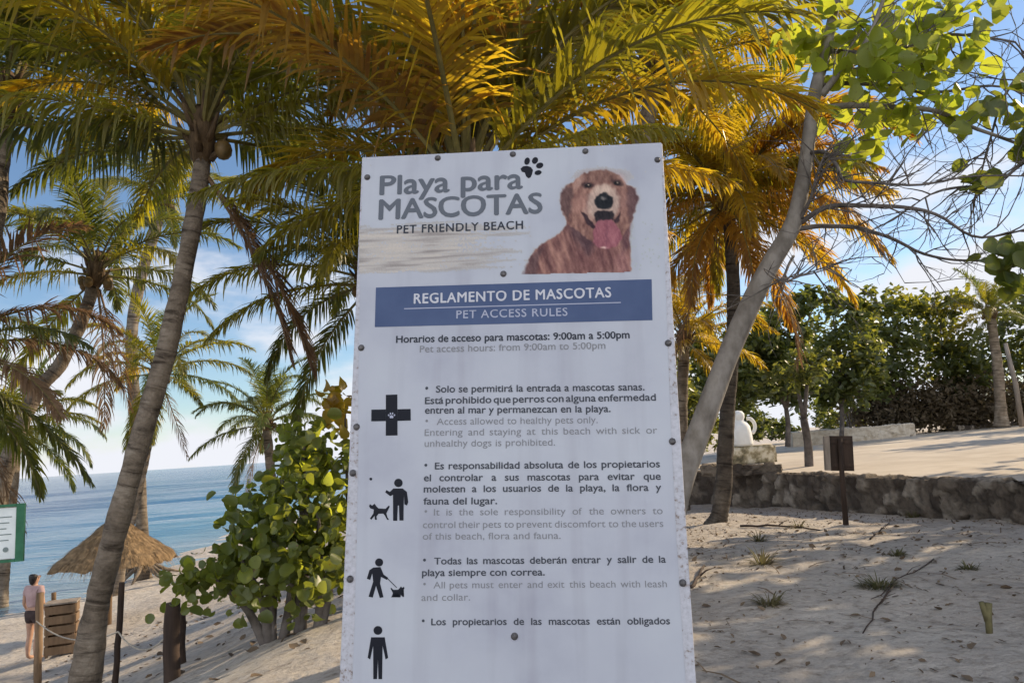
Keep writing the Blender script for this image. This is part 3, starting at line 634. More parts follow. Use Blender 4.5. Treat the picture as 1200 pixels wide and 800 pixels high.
# sea grape bush left of the notice board
gb = P(322, 735, 8); gb.z = ground_z(gb.x, gb.y) - .05
gcr = [(330, 600, 8, 62, 66), (372, 560, 8.2, 42, 70), (305, 635, 7.8, 62, 48), (372, 650, 7.9, 44, 46), (345, 525, 8.2, 44, 36), (358, 500, 8.3, 30, 30), (224, 668, 7.5, 26, 24), (258, 650, 7.6, 40, 30), (298, 580, 8.0, 34, 30), (395, 610, 8.1, 34, 60)]
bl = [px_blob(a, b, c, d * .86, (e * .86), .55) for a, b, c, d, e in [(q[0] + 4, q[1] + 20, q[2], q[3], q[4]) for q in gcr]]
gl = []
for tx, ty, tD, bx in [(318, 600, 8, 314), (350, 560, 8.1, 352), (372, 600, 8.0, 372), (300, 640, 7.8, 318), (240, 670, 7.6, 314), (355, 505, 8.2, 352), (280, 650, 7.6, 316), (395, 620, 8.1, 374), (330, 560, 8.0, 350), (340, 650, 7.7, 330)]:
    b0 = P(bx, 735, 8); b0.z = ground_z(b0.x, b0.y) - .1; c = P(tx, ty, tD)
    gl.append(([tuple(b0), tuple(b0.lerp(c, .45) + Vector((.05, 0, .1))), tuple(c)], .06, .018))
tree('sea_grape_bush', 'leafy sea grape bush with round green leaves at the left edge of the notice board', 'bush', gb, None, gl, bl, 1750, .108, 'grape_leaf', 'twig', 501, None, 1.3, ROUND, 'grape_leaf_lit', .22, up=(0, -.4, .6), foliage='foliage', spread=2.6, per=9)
# golden leaf cluster beside the board edge
c0 = P(404, 475, 8.6); bl = [px_blob(402, 478, 8.6, 16, 26, .25)]
gz0 = Vector((c0.x, c0.y, ground_z(c0.x, c0.y)))
tree('yellowing_bush', 'yellow orange leaves of a thin bush beside the left board edge', 'bush', gz0, None, [([tuple(gz0), tuple(gz0.lerp(c0, .5)), tuple(c0)], .03, .012)], bl, 46, .15, 'frond_gold', 'twig', 502, None, 1.0, ROUND, up=(0, -.6, .4), foliage='foliage', spread=3, per=4)

# ------------------------------------------------------------------ grey sea grape tree at right
TD = 7.0
tpts = [(762, 735, 7.2), (780, 640, 7.1), (799, 565, 7.0), (817, 512, 7), (842, 445, 7), (872, 372, 7), (900, 315, 7), (928, 265, 7), (942, 205, 7), (954, 115, 7), (966, 66, 7.05), (980, 0, 7.1), (992, -70, 7.1)]
tw = [38, 34, 31, 30, 29, 28, 26, 24, 20, 18, 16, 13, 10]
sgt_base = P(762, 735, 7.2); sgt_base.z = ground_z(sgt_base.x, sgt_base.y) - .1
sgt = empty('sea_grape_tree', sgt_base, 'leaning sea grape tree with smooth grey trunk and bare twigs right of the notice board', 'tree')
pp = [tuple(sgt_base)] + [tuple(P(*t)) for t in tpts]; rr_ = [.17] + [w * .86 / 2 / FPX * 7 for w in tw]
sp_ = spline([(*p, r) for p, r in zip(pp, rr_)], 60)
mb = MB(); mb.tube(sp_[:, :3], sp_[:, 3], 18, 0, True, .09); mb.build('trunk', M['grape_bark'], sgt, True)
BR = [([(963, 112, 7.0), (980, 88, 6.9), (1001, 66, 6.8), (1030, 20, 6.7), (1050, -40, 6.6)], .050, .02),
      ([(958, 128, 7.0), (1000, 123, 6.9), (1052, 126, 6.8), (1098, 132, 6.7), (1141, 149, 6.7), (1205, 172, 6.6), (1280, 190, 6.6)], .045, .012),
      ([(936, 262, 7.0), (967, 244, 6.8), (1010, 240, 6.7), (1052, 243, 6.6), (1103, 256, 6.5), (1150, 277, 6.5), (1210, 266, 6.4)], .036, .010),
      ([(936, 268, 7.0), (970, 264, 7.1), (1005, 265, 7.2), (1056, 285, 7.3), (1103, 304, 7.4), (1160, 308, 7.4), (1230, 314, 7.5)], .034, .009),
      ([(938, 256, 6.95), (950, 230, 6.8), (958, 200, 6.7), (968, 176, 6.7)], .026, .008),
      ([(944, 180, 7.0), (966, 178, 6.8), (982, 195, 6.7), (988, 213, 6.6), (1030, 213, 6.5), (1078, 217, 6.5), (1140, 208, 6.4), (1220, 204, 6.4)], .028, .008),
      ([(958, 100, 7.0), (1020, 98, 7.2), (1090, 108, 7.4), (1160, 100, 7.5), (1240, 118, 7.6)], .034, .010),
      ([(968, 60, 7.05), (1040, 62, 6.9), (1110, 40, 6.8), (1190, 50, 6.7)], .034, .012),
      ([(1240, 40, 6.6), (1185, 95, 6.7), (1165, 150, 6.8), (1150, 200, 6.8), (1140, 240, 6.8)], .022, .006),
      ([(1250, 150, 6.5), (1200, 190, 6.5), (1160, 215, 6.6), (1100, 225, 6.6), (1060, 250, 6.6)], .022, .006),
      ([(930, 300, 7), (915, 330, 6.8), (942, 322, 6.8), (975, 312, 6.8)], .018, .006)]
rng = random.Random(77); ends = []
def twig_rec(mb, p, d, l, r, depth):
    pts = [p]; q = p.copy(); dd = d.copy()
    for k in range(4):
        dd = (dd + Vector((rng.uniform(-.28, .28), rng.uniform(-.28, .28), rng.uniform(-.25, .25)))).normalized()
        q = q + dd * l / 4; pts.append(q.copy())
    mb.tube(pts, [r * (1 - .16 * k) for k in range(5)], 5, 0, False); ends.append(q.copy())
    if depth > 0:
        for k in range(rng.choice((1, 2, 2))):
            i = rng.choice((1, 2, 3, 4))
            nd_ = (dd + Vector((rng.uniform(-.9, .9), rng.uniform(-.7, .7), rng.uniform(-.8, .8)))).normalized()
            twig_rec(mb, pts[i], nd_, l * rng.uniform(.5, .8), r * .62, depth - 1)
for bi, (pts, r0, r1) in enumerate(BR):
    s = spline([tuple(P(*p)) for p in pts], 26)
    s = np.array([p + np.array(noise.noise_vector(Vector(p) * 2.2)) * .035 * min(1, i / 4) for i, p in enumerate(s)])
    mb = MB(); mb.tube(s, np.linspace(r0, r1, 26) * .8, 7, 0, True)
    for i in range(4, 26):
        if rng.random() < .8:
            d = Vector(s[i]) - Vector(s[i - 1]); d.normalize()
            nd_ = (d * .7 + Vector((rng.uniform(-.5, .6), rng.uniform(-.6, .6), rng.uniform(-.9, .9)))).normalized()
            twig_rec(mb, Vector(s[i]), nd_, rng.uniform(.25, .7), .0085, 2)
    mb.build('branch', M['twig'] if r0 < .04 else M['grape_bark'], sgt, True)
rs = np.random.RandomState(88)
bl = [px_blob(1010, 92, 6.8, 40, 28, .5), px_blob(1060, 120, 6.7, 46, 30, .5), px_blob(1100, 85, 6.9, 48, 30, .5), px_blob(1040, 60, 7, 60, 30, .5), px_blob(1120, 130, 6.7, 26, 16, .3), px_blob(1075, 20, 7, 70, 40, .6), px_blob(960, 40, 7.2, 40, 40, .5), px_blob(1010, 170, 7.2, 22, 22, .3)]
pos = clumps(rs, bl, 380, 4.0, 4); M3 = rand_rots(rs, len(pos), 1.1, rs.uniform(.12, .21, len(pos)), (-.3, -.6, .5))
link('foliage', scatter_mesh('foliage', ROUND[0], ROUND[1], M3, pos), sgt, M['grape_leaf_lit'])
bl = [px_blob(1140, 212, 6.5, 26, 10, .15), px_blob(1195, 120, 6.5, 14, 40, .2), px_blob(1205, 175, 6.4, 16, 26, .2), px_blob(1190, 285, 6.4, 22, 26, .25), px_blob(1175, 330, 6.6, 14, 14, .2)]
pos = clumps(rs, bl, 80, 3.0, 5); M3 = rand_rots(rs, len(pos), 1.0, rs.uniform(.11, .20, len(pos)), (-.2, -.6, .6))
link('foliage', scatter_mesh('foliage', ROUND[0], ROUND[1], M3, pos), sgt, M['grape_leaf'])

# ------------------------------------------------------------------ palapa (thatched parasol) on the beach
pd_ = 18.0
pc = P(128, 640, pd_); pb = Vector((pc.x, pc.y, ground_z(pc.x, pc.y)))
pal = empty('thatched_parasol', pb, 'thatched palm leaf parasol on the beach behind the leaning palm trunk', 'parasol')
apex = P(136, 600, pd_); er = 1.36; ez = P(130, 657, pd_).z
mb = MB(); mb.tube([pb - Vector((0, 0, .3)), pb + Vector((.02, 0, 1)), Vector((apex.x, apex.y, apex.z - .2))], [.075, .07, .06], 8); mb.build('pole', M['wood_mid'], pal, True)
ns, rg = 48, 14; vs_ = []; rngp = random.Random(9)
for j in range(rg + 1):
    t = j / rg
    for k in range(ns):
        th = 2 * math.pi * k / ns + .35
        facet = math.cos(math.pi / 4) / math.cos(((th + math.pi / 4) % (math.pi / 2)) - math.pi / 4)    # four hips, rounded
        r = er * t * (.55 + .45 * facet * 1.15) * (1 + (.03 * noise.noise((k * .9, j * .7, 0))))
        z = apex.z + (ez - apex.z) * (t ** .92) - (.02 if j % 3 == 2 else 0) + (.05 * noise.noise((k * 1.7, j, 4)) if j else 0) - (rngp.uniform(0, .10) if j == rg else 0)
        vs_.append((apex.x + math.cos(th) * r, apex.y + math.sin(th) * r, z))
fs = [(j * ns + k, j * ns + (k + 1) % ns, (j + 1) * ns + (k + 1) % ns, (j + 1) * ns + k) for j in range(rg) for k in range(ns)]
nb = len(vs_)
for k in range(ns): x, y, z = vs_[rg * ns + k]; vs_.append((apex.x + (x - apex.x) * .93, apex.y + (y - apex.y) * .93, z - .02))
vs_.append((apex.x, apex.y, apex.z - .22))
fs += [(rg * ns + k, rg * ns + (k + 1) % ns, nb + (k + 1) % ns, nb + k) for k in range(ns)] + [(nb + k, nb + (k + 1) % ns, nb + ns) for k in range(ns)]
me = bpy.data.meshes.new('thatch_roof'); me.from_pydata(vs_, [], fs); link('thatch_roof', me, pal, M['thatch'])
mb = MB()
for q in range(2600):                                        # loose straw over the roof and along the eave
    j = min(rg - 1, int(rngp.random() ** .6 * rg)); k = rngp.randrange(ns); a_, b2_ = Vector(vs_[j * ns + k]), Vector(vs_[(j + 1) * ns + k]); d = (b2_ - a_).normalized()
    sdv = Vector((-d.y, d.x, 0)).normalized(); p0 = a_.lerp(b2_, rngp.random()) + sdv * rngp.uniform(-.1, .1) * (j / rg) + Vector((0, 0, .012))
    d = (d + sdv * rngp.uniform(-.18, .18) + Vector((0, 0, rngp.uniform(-.12, .06)))).normalized(); l = rngp.uniform(.12, .34); w_ = rngp.uniform(.004, .010)
    mb.add([p0 - sdv * w_, p0 + sdv * w_, p0 + d * l + sdv * w_ * .3, p0 + d * l - sdv * w_ * .3], [(0, 1, 2, 3)])
o = mb.build('straw', M['thatch'], pal); o['kind'] = 'stuff'
mb = MB()
for k in range(8):
    th = k * math.pi / 4 + .35; mb.tube([Vector((apex.x, apex.y, apex.z - .24)), Vector((apex.x + math.cos(th) * er * .82, apex.y + math.sin(th) * er * .82, ez + .1))], [.03, .025], 5)
mb.build('rafters', M['wood_mid'], pal)

# ------------------------------------------------------------------ posts, stick and rope at lower left
def post(px, py, D, r, label, mat='wood_dark', lean=(0, 0), name='wooden_post', group=None):
    top = P(px, py, D); b0 = Vector((top.x - lean[0], top.y - lean[1], ground_z(top.x, top.y) - .2))
    root = None
    mb = MB(); n = 9; pts = [b0.lerp(top, k / (n - 1)) + .012 * noise.noise_vector((k * 1.3, px, 2.0)) for k in range(n)]
    mb.tube(pts, [r * (1.05 - .1 * k / n) for k in range(n)] , 10, 0, True, .18)
    o = mb.build(name, M[mat], None, True); return tag(o, label, 'post', group), top
GP = 'wooden fence posts along the beach path'
p1, t1 = post(47, 694, 12, .055, 'brown wooden post standing beside the person on the beach', 'wood_mid', group=GP)
p2, t2 = post(143, 682, 9, .035, 'thin crooked wooden stick standing right of the leaning trunk foot', 'wood_dark', (.08, 0), 'wooden_stick', group=GP)
p3, t3_ = post(201, 706, 8, .082, 'thick dark wooden post under the leaves of the sea grape bush', 'wood_dark', group=GP)
p4, t4 = post(213, 712, 9.4, .05, 'short dark post just behind the thick dark post', 'wood_dark', group=GP)
p5, t5 = post(63, 694, 15.5, .05, 'weathered short post in front of the wooden crate', 'wood_mid', group=GP)
mb = MB(); ra = [t1 - Vector((0, 0, .42)), t2 - Vector((0, 0, .55)), t3_ - Vector((0, 0, .3))]
rp = []
for i in range(2):
    for k in range(12):
        u = k / 12; p = ra[i].lerp(ra[i + 1], u); p.z -= .18 * 4 * u * (1 - u); p.y -= .07; rp.append(p)
rp.append(ra[2] - Vector((0, .07, 0)))
mb.tube(rp, .009, 6); tag(mb.build('rope', M['rope'], None, True), 'thin pale rope slung between the wooden posts', 'rope')
# crate on the beach
cr = P(73, 726, 15); cr.z = ground_z(cr.x, cr.y)
crate = empty('wooden_crate', cr, 'slatted wooden crate on the sand right of the person', 'crate')
Rz = Matrix.Rotation(R(22), 3, 'Z'); cw, cdp, chh = .52, .42, .62
cr_h = 1.0
for k in range(5):
    for (ox, oy, sx_, sy_) in ((0, -cdp / 2, cw, .022), (0, cdp / 2, cw, .022), (-cw / 2, 0, .022, cdp - .05), (cw / 2, 0, .022, cdp - .05)):
        mb = MB(); mb.box(cr + Rz @ Vector((ox, oy, .12 + k * .19)), (sx_, sy_, .15), Rz); mb.build('slat', M['wood_mid'], crate)
for ox in (-1, 1):
    for oy in (-1, 1):
        mb = MB(); mb.box(cr + Rz @ Vector((ox * (cw / 2 - .035), oy * (cdp / 2 - .035), .49)), (.045, .045, .98), Rz); mb.build('corner_post', M['wood_mid'], crate)
mb = MB(); mb.box(cr + Rz @ Vector((0, 0, 1.0)), (cw + .05, cdp + .05, .03), Rz); mb.build('lid', M['wood_grey'], crate)

# ------------------------------------------------------------------ green framed sign at left edge
gs = P(-12, 626, 6.5); rzs = R(14)
gsr = empty('small_sign', Vector((gs.x, gs.y, ground_z(gs.x, gs.y))), 'small white sign in a green frame at the left edge before the sea', 'sign')
Rg = Matrix.Rotation(rzs, 3, 'Z'); W_, H_ = .54, .50
def gbox(name, c, s, mat):
    mb = MB(); mb.box(gs + Rg @ Vector(c), s, Rg); return mb.build(name, mat, gsr)
M['sign_green'] = noisy('sign_green', [(.3, (.012, .085, .038)), (.7, (.03, .14, .07))], 12, 4, .5, .1)
M['sign_white'] = noisy('sign_white', [(.3, (.50, .54, .52)), (.7, (.66, .70, .68))], 5, 5, .6, .05)
M['print_grey'] = plain('print_grey', (.16, .20, .19), .7)
gbox('panel', (0, 0, 0), (W_ - .06, .014, H_ - .06), M['sign_white'])
for sx_ in (-1, 1): gbox('frame_side', (sx_ * (W_ / 2 - .03), -.006, 0), (.065, .03, H_), M['sign_green'])
for sz in (-1, 1): gbox('frame_rail', (0, -.006, sz * (H_ / 2 - .012)), (W_ - .13, .03, .024), M['sign_green'])
mb = MB()
for k in range(5): mb.box(gs + Rg @ Vector((.02, -.009, .14 - k * .05)), (.30 - .04 * (k % 3), .003, .008), Rg)
mb.build('faded_print', M['print_grey'], gsr)
mb = MB(); bm = bmesh.new()
cc = gs + Rg @ Vector((.13, -.010, -.14))
mb.tube([cc, cc + Rg @ Vector((0, -.002, 0))], .022, 14); mb.build('round_mark', M['print_grey'], gsr)
for sx_ in (-1.1,):
    mb = MB(); q = gs + Rg @ Vector((sx_ * .18, .035, 0)); mb.tube([Vector((q.x, q.y, ground_z(q.x, q.y) - .3)), Vector((q.x, q.y, gs.z + .2))], .03, 8); mb.build('leg', M['wood_dark'], gsr, True)

# ------------------------------------------------------------------ small dark sign on a post at right
sb = P(990, 610, 12.75); sb.z = ground_z(sb.x, sb.y)
ws = empty('post_sign', sb, 'small dark wooden sign on a thin post before the rubble wall', 'sign')
st_ = P(984, 512, 12.75); mb = MB(); mb.tube([sb - Vector((0, 0, .2)), sb.lerp(st_, .5), st_ + Vector((0, 0, -.02))], [.05, .046, .042], 8, 0, True, .1); mb.build('post', M['wood_dark'], ws, True)
bc = P(984, 531, 12.75); Rb = Matrix.Rotation(R(-8), 3, 'Z') @ Matrix.Rotation(R(4), 3, 'Y')
mb = MB(); mb.box(bc + Rb @ Vector((.05, .07, 0)), (.38, .035, .60), Rb); mb.build('board', M['wood_dark'], ws)
mb = MB(); mb.box(bc + Rb @ Vector((-.205, .02, .0)), (.085, .10, .585), Rb); o = mb.build('side_board', M['wood_grey'], ws); o['label'] = 'paler side board'
for z in (-.2, .2):
    mb = MB(); mb.box(bc + Rb @ Vector((.04, .045, z)), (.36, .03, .05), Rb); mb.build('batten', M['wood_dark'], ws)

# leaning pole by the pale palm, stone block, white sculpture
mb = MB(); mb.tube([P(1198, 500, 37.5), P(1190, 450, 37.5), P(1178, 402, 37.5)], [.13, .12, .10], 8); tag(mb.build('wooden_pole', M['wood_grey'], None, True), 'pale bare pole leaning against the pale palm trunk', 'pole')
sbk = P(878, 546, 24.5); sbk.z = .45
bm = bmesh.new(); bmesh.ops.create_cube(bm, size=1); bmesh.ops.bevel(bm, geom=bm.edges[:], offset=.06, segments=2, affect='EDGES')
bmesh.ops.subdivide_edges(bm, edges=bm.edges[:], cuts=5, use_grid_fill=True)
for v in bm.verts:
    v.co = Vector((v.co.x * 1.62, v.co.y * .9, v.co.z * .62)); v.co += noise.noise_vector(v.co * 5) * .03
bmesh.ops.translate(bm, vec=sbk + Vector((0, 0, .31)), verts=bm.verts)
me = bpy.data.meshes.new('stone_block'); bm.to_mesh(me); bm.free()
M['speckled'] = noisy('speckled', [(.34, (.10, .085, .05)), (.47, (.30, .25, .15)), (.56, (.55, .49, .36)), (.7, (.62, .57, .46))], 3.5, 6, .9, .6, .04)
tag(link('stone_block', me, None, M['speckled'], True), 'speckled yellowish stone block on the plaza behind the dark palm trunk', 'stone block')
M['white_plaster'] = noisy('white_plaster', [(.3, (.66, .66, .62)), (.7, (.78, .78, .75))], 3, 6, .7, .2)
wt_ = P(869, 528, 24.5); wz = sbk.z + .62
wr = empty('white_sculpture', Vector((wt_.x, wt_.y, wz)), 'white rounded sculpture with a knob top standing on the speckled stone block', 'sculpture')
mb = MB(); k_ = 24.5 / FPX
prof = [(13.5, 0), (14, 3), (13.5, 14), (12.5, 22), (10, 26), (6.5, 28.5), (6.2, 30), (7.4, 33), (7.2, 37), (5, 40), (1, 41)]
mb.tube([Vector((wt_.x, wt_.y, wz + h * k_)) for r, h in prof], [r * k_ for r, h in prof], 24); mb.build('body', M['white_plaster'], wr, True)
for sx_ in (-1, 1):
    mb = MB(); c = Vector((wt_.x + sx_ * 11.5 * k_, wt_.y, wz + 22 * k_))
    mb.tube([c + Vector((sx_ * math.sin(a) * 7 * k_, 0, math.cos(a) * 9 * k_)) for a in np.linspace(-.2, 2.7, 12)], 2.2 * k_, 8); mb.build('handle', M['white_plaster'], wr, True)

# ------------------------------------------------------------------ person on the beach, seen from behind
pe_top = P(41, 678, 15); pe = Vector((pe_top.x, pe_top.y, ground_z(pe_top.x, pe_top.y))); Hp = 1.66
person = empty('person', pe, 'person with dark hair and mauve top standing on the beach, seen from behind', 'person', rz=R(166))
M['skin'] = noisy('skin', [(.3, (.33, .19, .13)), (.7, (.42, .26, .18))], 20, 3, .55, .05)
M['mauve_cloth'] = noisy('mauve_cloth', [(.3, (.30, .20, .20)), (.7, (.42, .30, .29))], 9, 5, .85, .3, .02)
M['dark_cloth'] = noisy('dark_cloth', [(.3, (.030, .020, .020)), (.7, (.06, .042, .040))], 9, 5, .85, .3, .02)
M['dark_hair'] = noisy('dark_hair', [(.3, (.008, .007, .008)), (.7, (.028, .022, .020))], 30, 4, .45, .4, mapscale=(1, 1, .2))
def skin_fig(name, verts, edges, radii, mat, rootv=0, sub=2):
    me = bpy.data.meshes.new(name); me.from_pydata(verts, edges, [])
    o = link(name, me, person, mat); 
    m = o.modifiers.new('skin', 'SKIN'); m.use_smooth_shade = True
    for i, r in enumerate(radii):
        sv = me.skin_vertices[0].data[i]; sv.radius = r if hasattr(r, '__len__') else (r, r); sv.use_root = (i == rootv)
    s = o.modifiers.new('sub', 'SUBSURF'); s.levels = s.render_levels = sub
    dg = bpy.context.evaluated_depsgraph_get(); dg.update()
    nm = bpy.data.meshes.new_from_object(o.evaluated_get(dg)); o.modifiers.clear(); o.data = nm
    if not nm.materials: nm.materials.append(mat)
    o.matrix_parent_inverse = Matrix.Identity(4)
    return o
V = [(0, 0, .93), (0, .01, 1.06), (0, .015, 1.20), (0, .01, 1.34), (0, 0, 1.42), (0, -.005, 1.47), (0, -.01, 1.54), (0, -.01, 1.62)]
E_ = [(i, i + 1) for i in range(7)]; Rr = [(.15, .11), (.125, .09), (.14, .10), (.13, .09), (.055, .055), (.05, .05), (.085, .095), (.06, .07)]
for s_ in (-1, 1):
    b = len(V)
    V += [(s_ * .09, 0, .86), (s_ * .095, -.01, .66), (s_ * .095, -.015, .48), (s_ * .095, .02, .28), (s_ * .095, .03, .09), (s_ * .10, -.02, .045), (s_ * .11, -.13, .03)]
    E_ += [(0, b)] + [(b + i, b + i + 1) for i in range(6)]; Rr += [.085, .075, .058, .055, .036, .042, .03]
    b = len(V)
    V += [(s_ * .155, .01, 1.37), (s_ * .20, .02, 1.24), (s_ * .235, .015, 1.08), (s_ * .23, -.05, .95), (s_ * .215, -.10, .84)]
    E_ += [(3, b)] + [(b + i, b + i + 1) for i in range(4)]; Rr += [.055, .046, .038, .032, .026]
    h = len(V) - 1
    for q in range(4):                                          # fingers, curled, and a thumb from the palm side
        b = len(V); fx = (q - 1.5) * .018
        V += [(s_ * .212 + fx * .3, -.105 + fx, .775), (s_ * .205 + fx * .3, -.112 + fx, .735 - .006 * (1.5 - abs(q - 1.5))), (s_ * .190, -.110 + fx, .710)]
        E_ += [(h, b), (b, b + 1), (b + 1, b + 2)]; Rr += [.0095, .0085, .0075]
    b = len(V); V += [(s_ * .200, -.135, .805), (s_ * .192, -.145, .775)]; E_ += [(h, b), (b, b + 1)]; Rr += [.010, .008]
skin_fig('body', V, E_, Rr, M['skin'])
skin_fig('shirt', [(0, 0, .99), (0, .01, 1.10), (0, .015, 1.22), (0, .01, 1.35), (0, 0, 1.415), (-.16, .01, 1.37), (-.205, .02, 1.22), (.16, .01, 1.37), (.205, .02, 1.22)], [(0, 1), (1, 2), (2, 3), (3, 4), (3, 5), (5, 6), (3, 7), (7, 8)],
         [(.175, .135), (.155, .115), (.165, .12), (.155, .112), (.075, .072), .072, .062, .072, .062], M['mauve_cloth'])
skin_fig('shorts', [(0, 0, 1.0), (0, 0, .92), (-.092, 0, .84), (-.098, -.01, .66), (.092, 0, .84), (.098, -.01, .66)], [(0, 1), (1, 2), (2, 3), (1, 4), (4, 5)], [(.165, .125), (.175, .13), .108, .095, .108, .095], M['dark_cloth'])
skin_fig('hair', [(0, .03, 1.655), (0, .045, 1.58), (.01, .055, 1.50), (.015, .055, 1.43)], [(0, 1), (1, 2), (2, 3)], [(.085, .085), (.095, .075), (.07, .05), (.03, .025)], M['dark_hair'])
# face (turned to the sea): nose, eyes, ears
mb = MB(); mb.tube([(0, -.10, 1.60), (0, -.125, 1.565), (0, -.10, 1.555)], [.010, .014, .010], 6)
o = mb.build('nose', M['skin'], person, True); o.matrix_parent_inverse = Matrix.Identity(4)
for s_ in (-1, 1):
    mb = MB(); mb.tube([(s_ * .034, -.098, 1.59), (s_ * .034, -.108, 1.59)], [.012, .006], 8); o = mb.build('eye', M['dark_hair'], person, True); o.matrix_parent_inverse = Matrix.Identity(4)
    mb = MB(); mb.tube([(s_ * .088, .0, 1.605), (s_ * .098, .006, 1.58), (s_ * .088, .0, 1.555)], [.010, .014, .009], 6); o = mb.build('ear', M['skin'], person, True); o.matrix_parent_inverse = Matrix.Identity(4)
mb = MB(); mb.tube([(-.022, -.099, 1.525), (0, -.106, 1.524), (.022, -.099, 1.525)], [.004, .007, .004], 6); o = mb.build('mouth', M['mauve_cloth'], person, True); o.matrix_parent_inverse = Matrix.Identity(4)

# ------------------------------------------------------------------ weeds, leaf litter, twigs, stump on the sand
def ground_hit(px, py):
    d = CF + CR * ((px - 600) / FPX) + CU * ((400 - py) / FPX); t = .5
    while t < 60:
        p = CAMLOC + d * t
        if p.z < ground_z(p.x, p.y): return p
        t += .02
    return CAMLOC + d * 20
GW = 'weeds on the sandy ground'
WEEDS = [(890, 628, 15, 14, 'spiky green weed in front of the dark palm foot, farthest of the left row'), (893, 655, 20, 22, 'sprawling green weed with long blades below the dark palm foot'), (902, 702, 24, 20, 'bushy weed nearest the lower right corner of the notice board'),
         (1030, 682, 40, 17, 'wide dense clump of olive weed in the middle of the sand'), (1052, 645, 16, 10, 'small sparse tuft of dry blades behind the dense weed clump'), (1135, 660, 22, 9, 'flat pale weed on the sand at right'), (1130, 600, 34, 18, 'tall yellowish weed at the foot of the rubble wall at right'), (1070, 600, 14, 10, 'small weed at the foot of the rubble wall'), (935, 612, 22, 9, 'grassy weed at the wall foot near the post sign')]
for i, (px, py, w, h, lab) in enumerate(WEEDS):
    b0 = ground_hit(px, py + 6); D = b0.y; k = D / FPX; rng = random.Random(600 + i); mb = MB()
    nb_ = 190 if w > 30 else 90
    for q in range(nb_):
        a = rng.random() * 6.283; rr = (rng.random() ** .7) * w * k * .55; st0 = b0 + Vector((math.cos(a) * rr * .8, math.sin(a) * rr * .5, -.02))
        st0.z = ground_z(st0.x, st0.y) - .01
        d = Vector((math.cos(a) * rng.uniform(.3, 1.2), math.sin(a) * rng.uniform(.3, 1), rng.uniform(.15, 1.2))).normalized(); l = h * k * rng.uniform(.25, 1.45); wd = d.cross(Vector((0, 0, 1))).normalized() * rng.uniform(.003, .011)
        p = st0; vs_ = []
        for j in range(4):
            ww = (.7, 1, .8, .05)[j]; vs_ += [p - wd * ww, p + wd * ww]; p = p + d * l / 3; d = (d + Vector((0, 0, -.35))).normalized()
        mb.add(vs_, [(2 * j, 2 * j + 1, 2 * j + 3, 2 * j + 2) for j in range(3)])
    o = mb.build('weed', M['weed']); at_ = o.data.attributes.new('leafrand', 'FLOAT', 'FACE'); at_.data.foreach_set('value', [rng_v for rng_v in np.repeat(np.random.RandomState(i).rand(nb_), 3).astype(np.float32)]); tag(o, lab, 'weed', GW)
rs = np.random.RandomState(44); n = 9500
xs = rs.uniform(-1, 11, n); ys = rs.uniform(3.5, 18, n) ; keep = rs.rand(n) < .15 + .75 * np.array([noise.noise((x * .7, y * .7, 3)) * .5 + .5 for x, y in zip(xs, ys)]); xs, ys = xs[keep], ys[keep]
pos = np.array([(x, y, ground_z(x, y) + .012) for x, y in zip(xs, ys)])
M3 = rand_rots(rs, len(pos), .35, rs.uniform(.015, .06, len(pos)) * np.where(rs.rand(len(pos)) < .12, 2.0, 1))
TW = ([(-.03, -.5, 0), (.03, -.5, 0), (.02, 0, .05), (.035, .5, 0), (-.02, .5, .01), (-.035, 0, .06)], [(0, 1, 2, 5), (5, 2, 3, 4)])
kt = rs.rand(len(pos)) < .16
tag(link('twig_litter', scatter_mesh('twig_litter', TW[0], TW[1], rand_rots(rs, int(kt.sum()), .15, rs.uniform(.08, .34, int(kt.sum()))), pos[kt] + np.array((0, 0, .006))), None, M['litter']), 'thin dry twigs and palm bits scattered over the sand', 'twig litter', kind='stuff')
tag(link('leaf_litter', scatter_mesh('leaf_litter', LEAF[0], LEAF[1], M3, pos), None, M['litter']), 'small dry brown leaves and bits scattered over the sand', 'leaf litter', kind='stuff')
xs = rs.uniform(-9, -2, 500); ys = rs.uniform(6, 20, 500); pos = np.array([(x, y, ground_z(x, y) + .012) for x, y in zip(xs, ys)])
tag(link('beach_litter', scatter_mesh('beach_litter', LEAF[0], LEAF[1], rand_rots(rs, len(pos), .3, rs.uniform(.05, .16, len(pos))), pos), None, M['litter']), 'dry leaves scattered on the beach slope', 'leaf litter', kind='stuff')
for (a, b_, r, lab) in [((1095, 655), (1020, 705), .007, 'long thin fallen stick lying beside the dense weed clump'), ((1045, 690), (1012, 742), .009, 'fallen stick pointing toward the camera in the sand'), ((810, 690), (826, 664), .02, 'short dark stick in the sand beside the notice board edge'), ((868, 618), (960, 622), .02, 'fallen twig in the sand before the dark palm'), ((1020, 632), (1042, 614), .013, 'thin forked twig lying before the wall')]:
    A, B = ground_hit(*a), ground_hit(*b_); mb = MB(); pts = []
    for q in range(9):
        p = A.lerp(B, q / 8); p.z = ground_z(p.x, p.y) + r * .6 + .03 * (1 - abs(q - 4) / 4) * .5; p += noise.noise_vector((q * .9, a[0], 1.0)) * .03; pts.append(p)
    mb.tube(pts, [r * (1.1 - .07 * q) for q in range(9)], 6)
    mb.tube([pts[4], pts[4] + Vector((.10, .06, .05)), pts[4] + Vector((.2, .08, .07))], [r * .6, r * .45, r * .2], 5)
    tag(mb.build('fallen_stick', M['wood_dark'], None, True), lab, 'stick', 'fallen sticks on the sand')
sp0 = ground_hit(1158, 742); tp = P(1158, 706, sp0.y); mb = MB()
mb.tube([sp0 - Vector((0, 0, .1)), sp0.lerp(tp, .6), tp], [.022, .026, .03], 9, 0, True, .3); mb.tube([sp0.lerp(tp, .4), tp + Vector((-.05, 0, .01))], [.025, .018], 7)
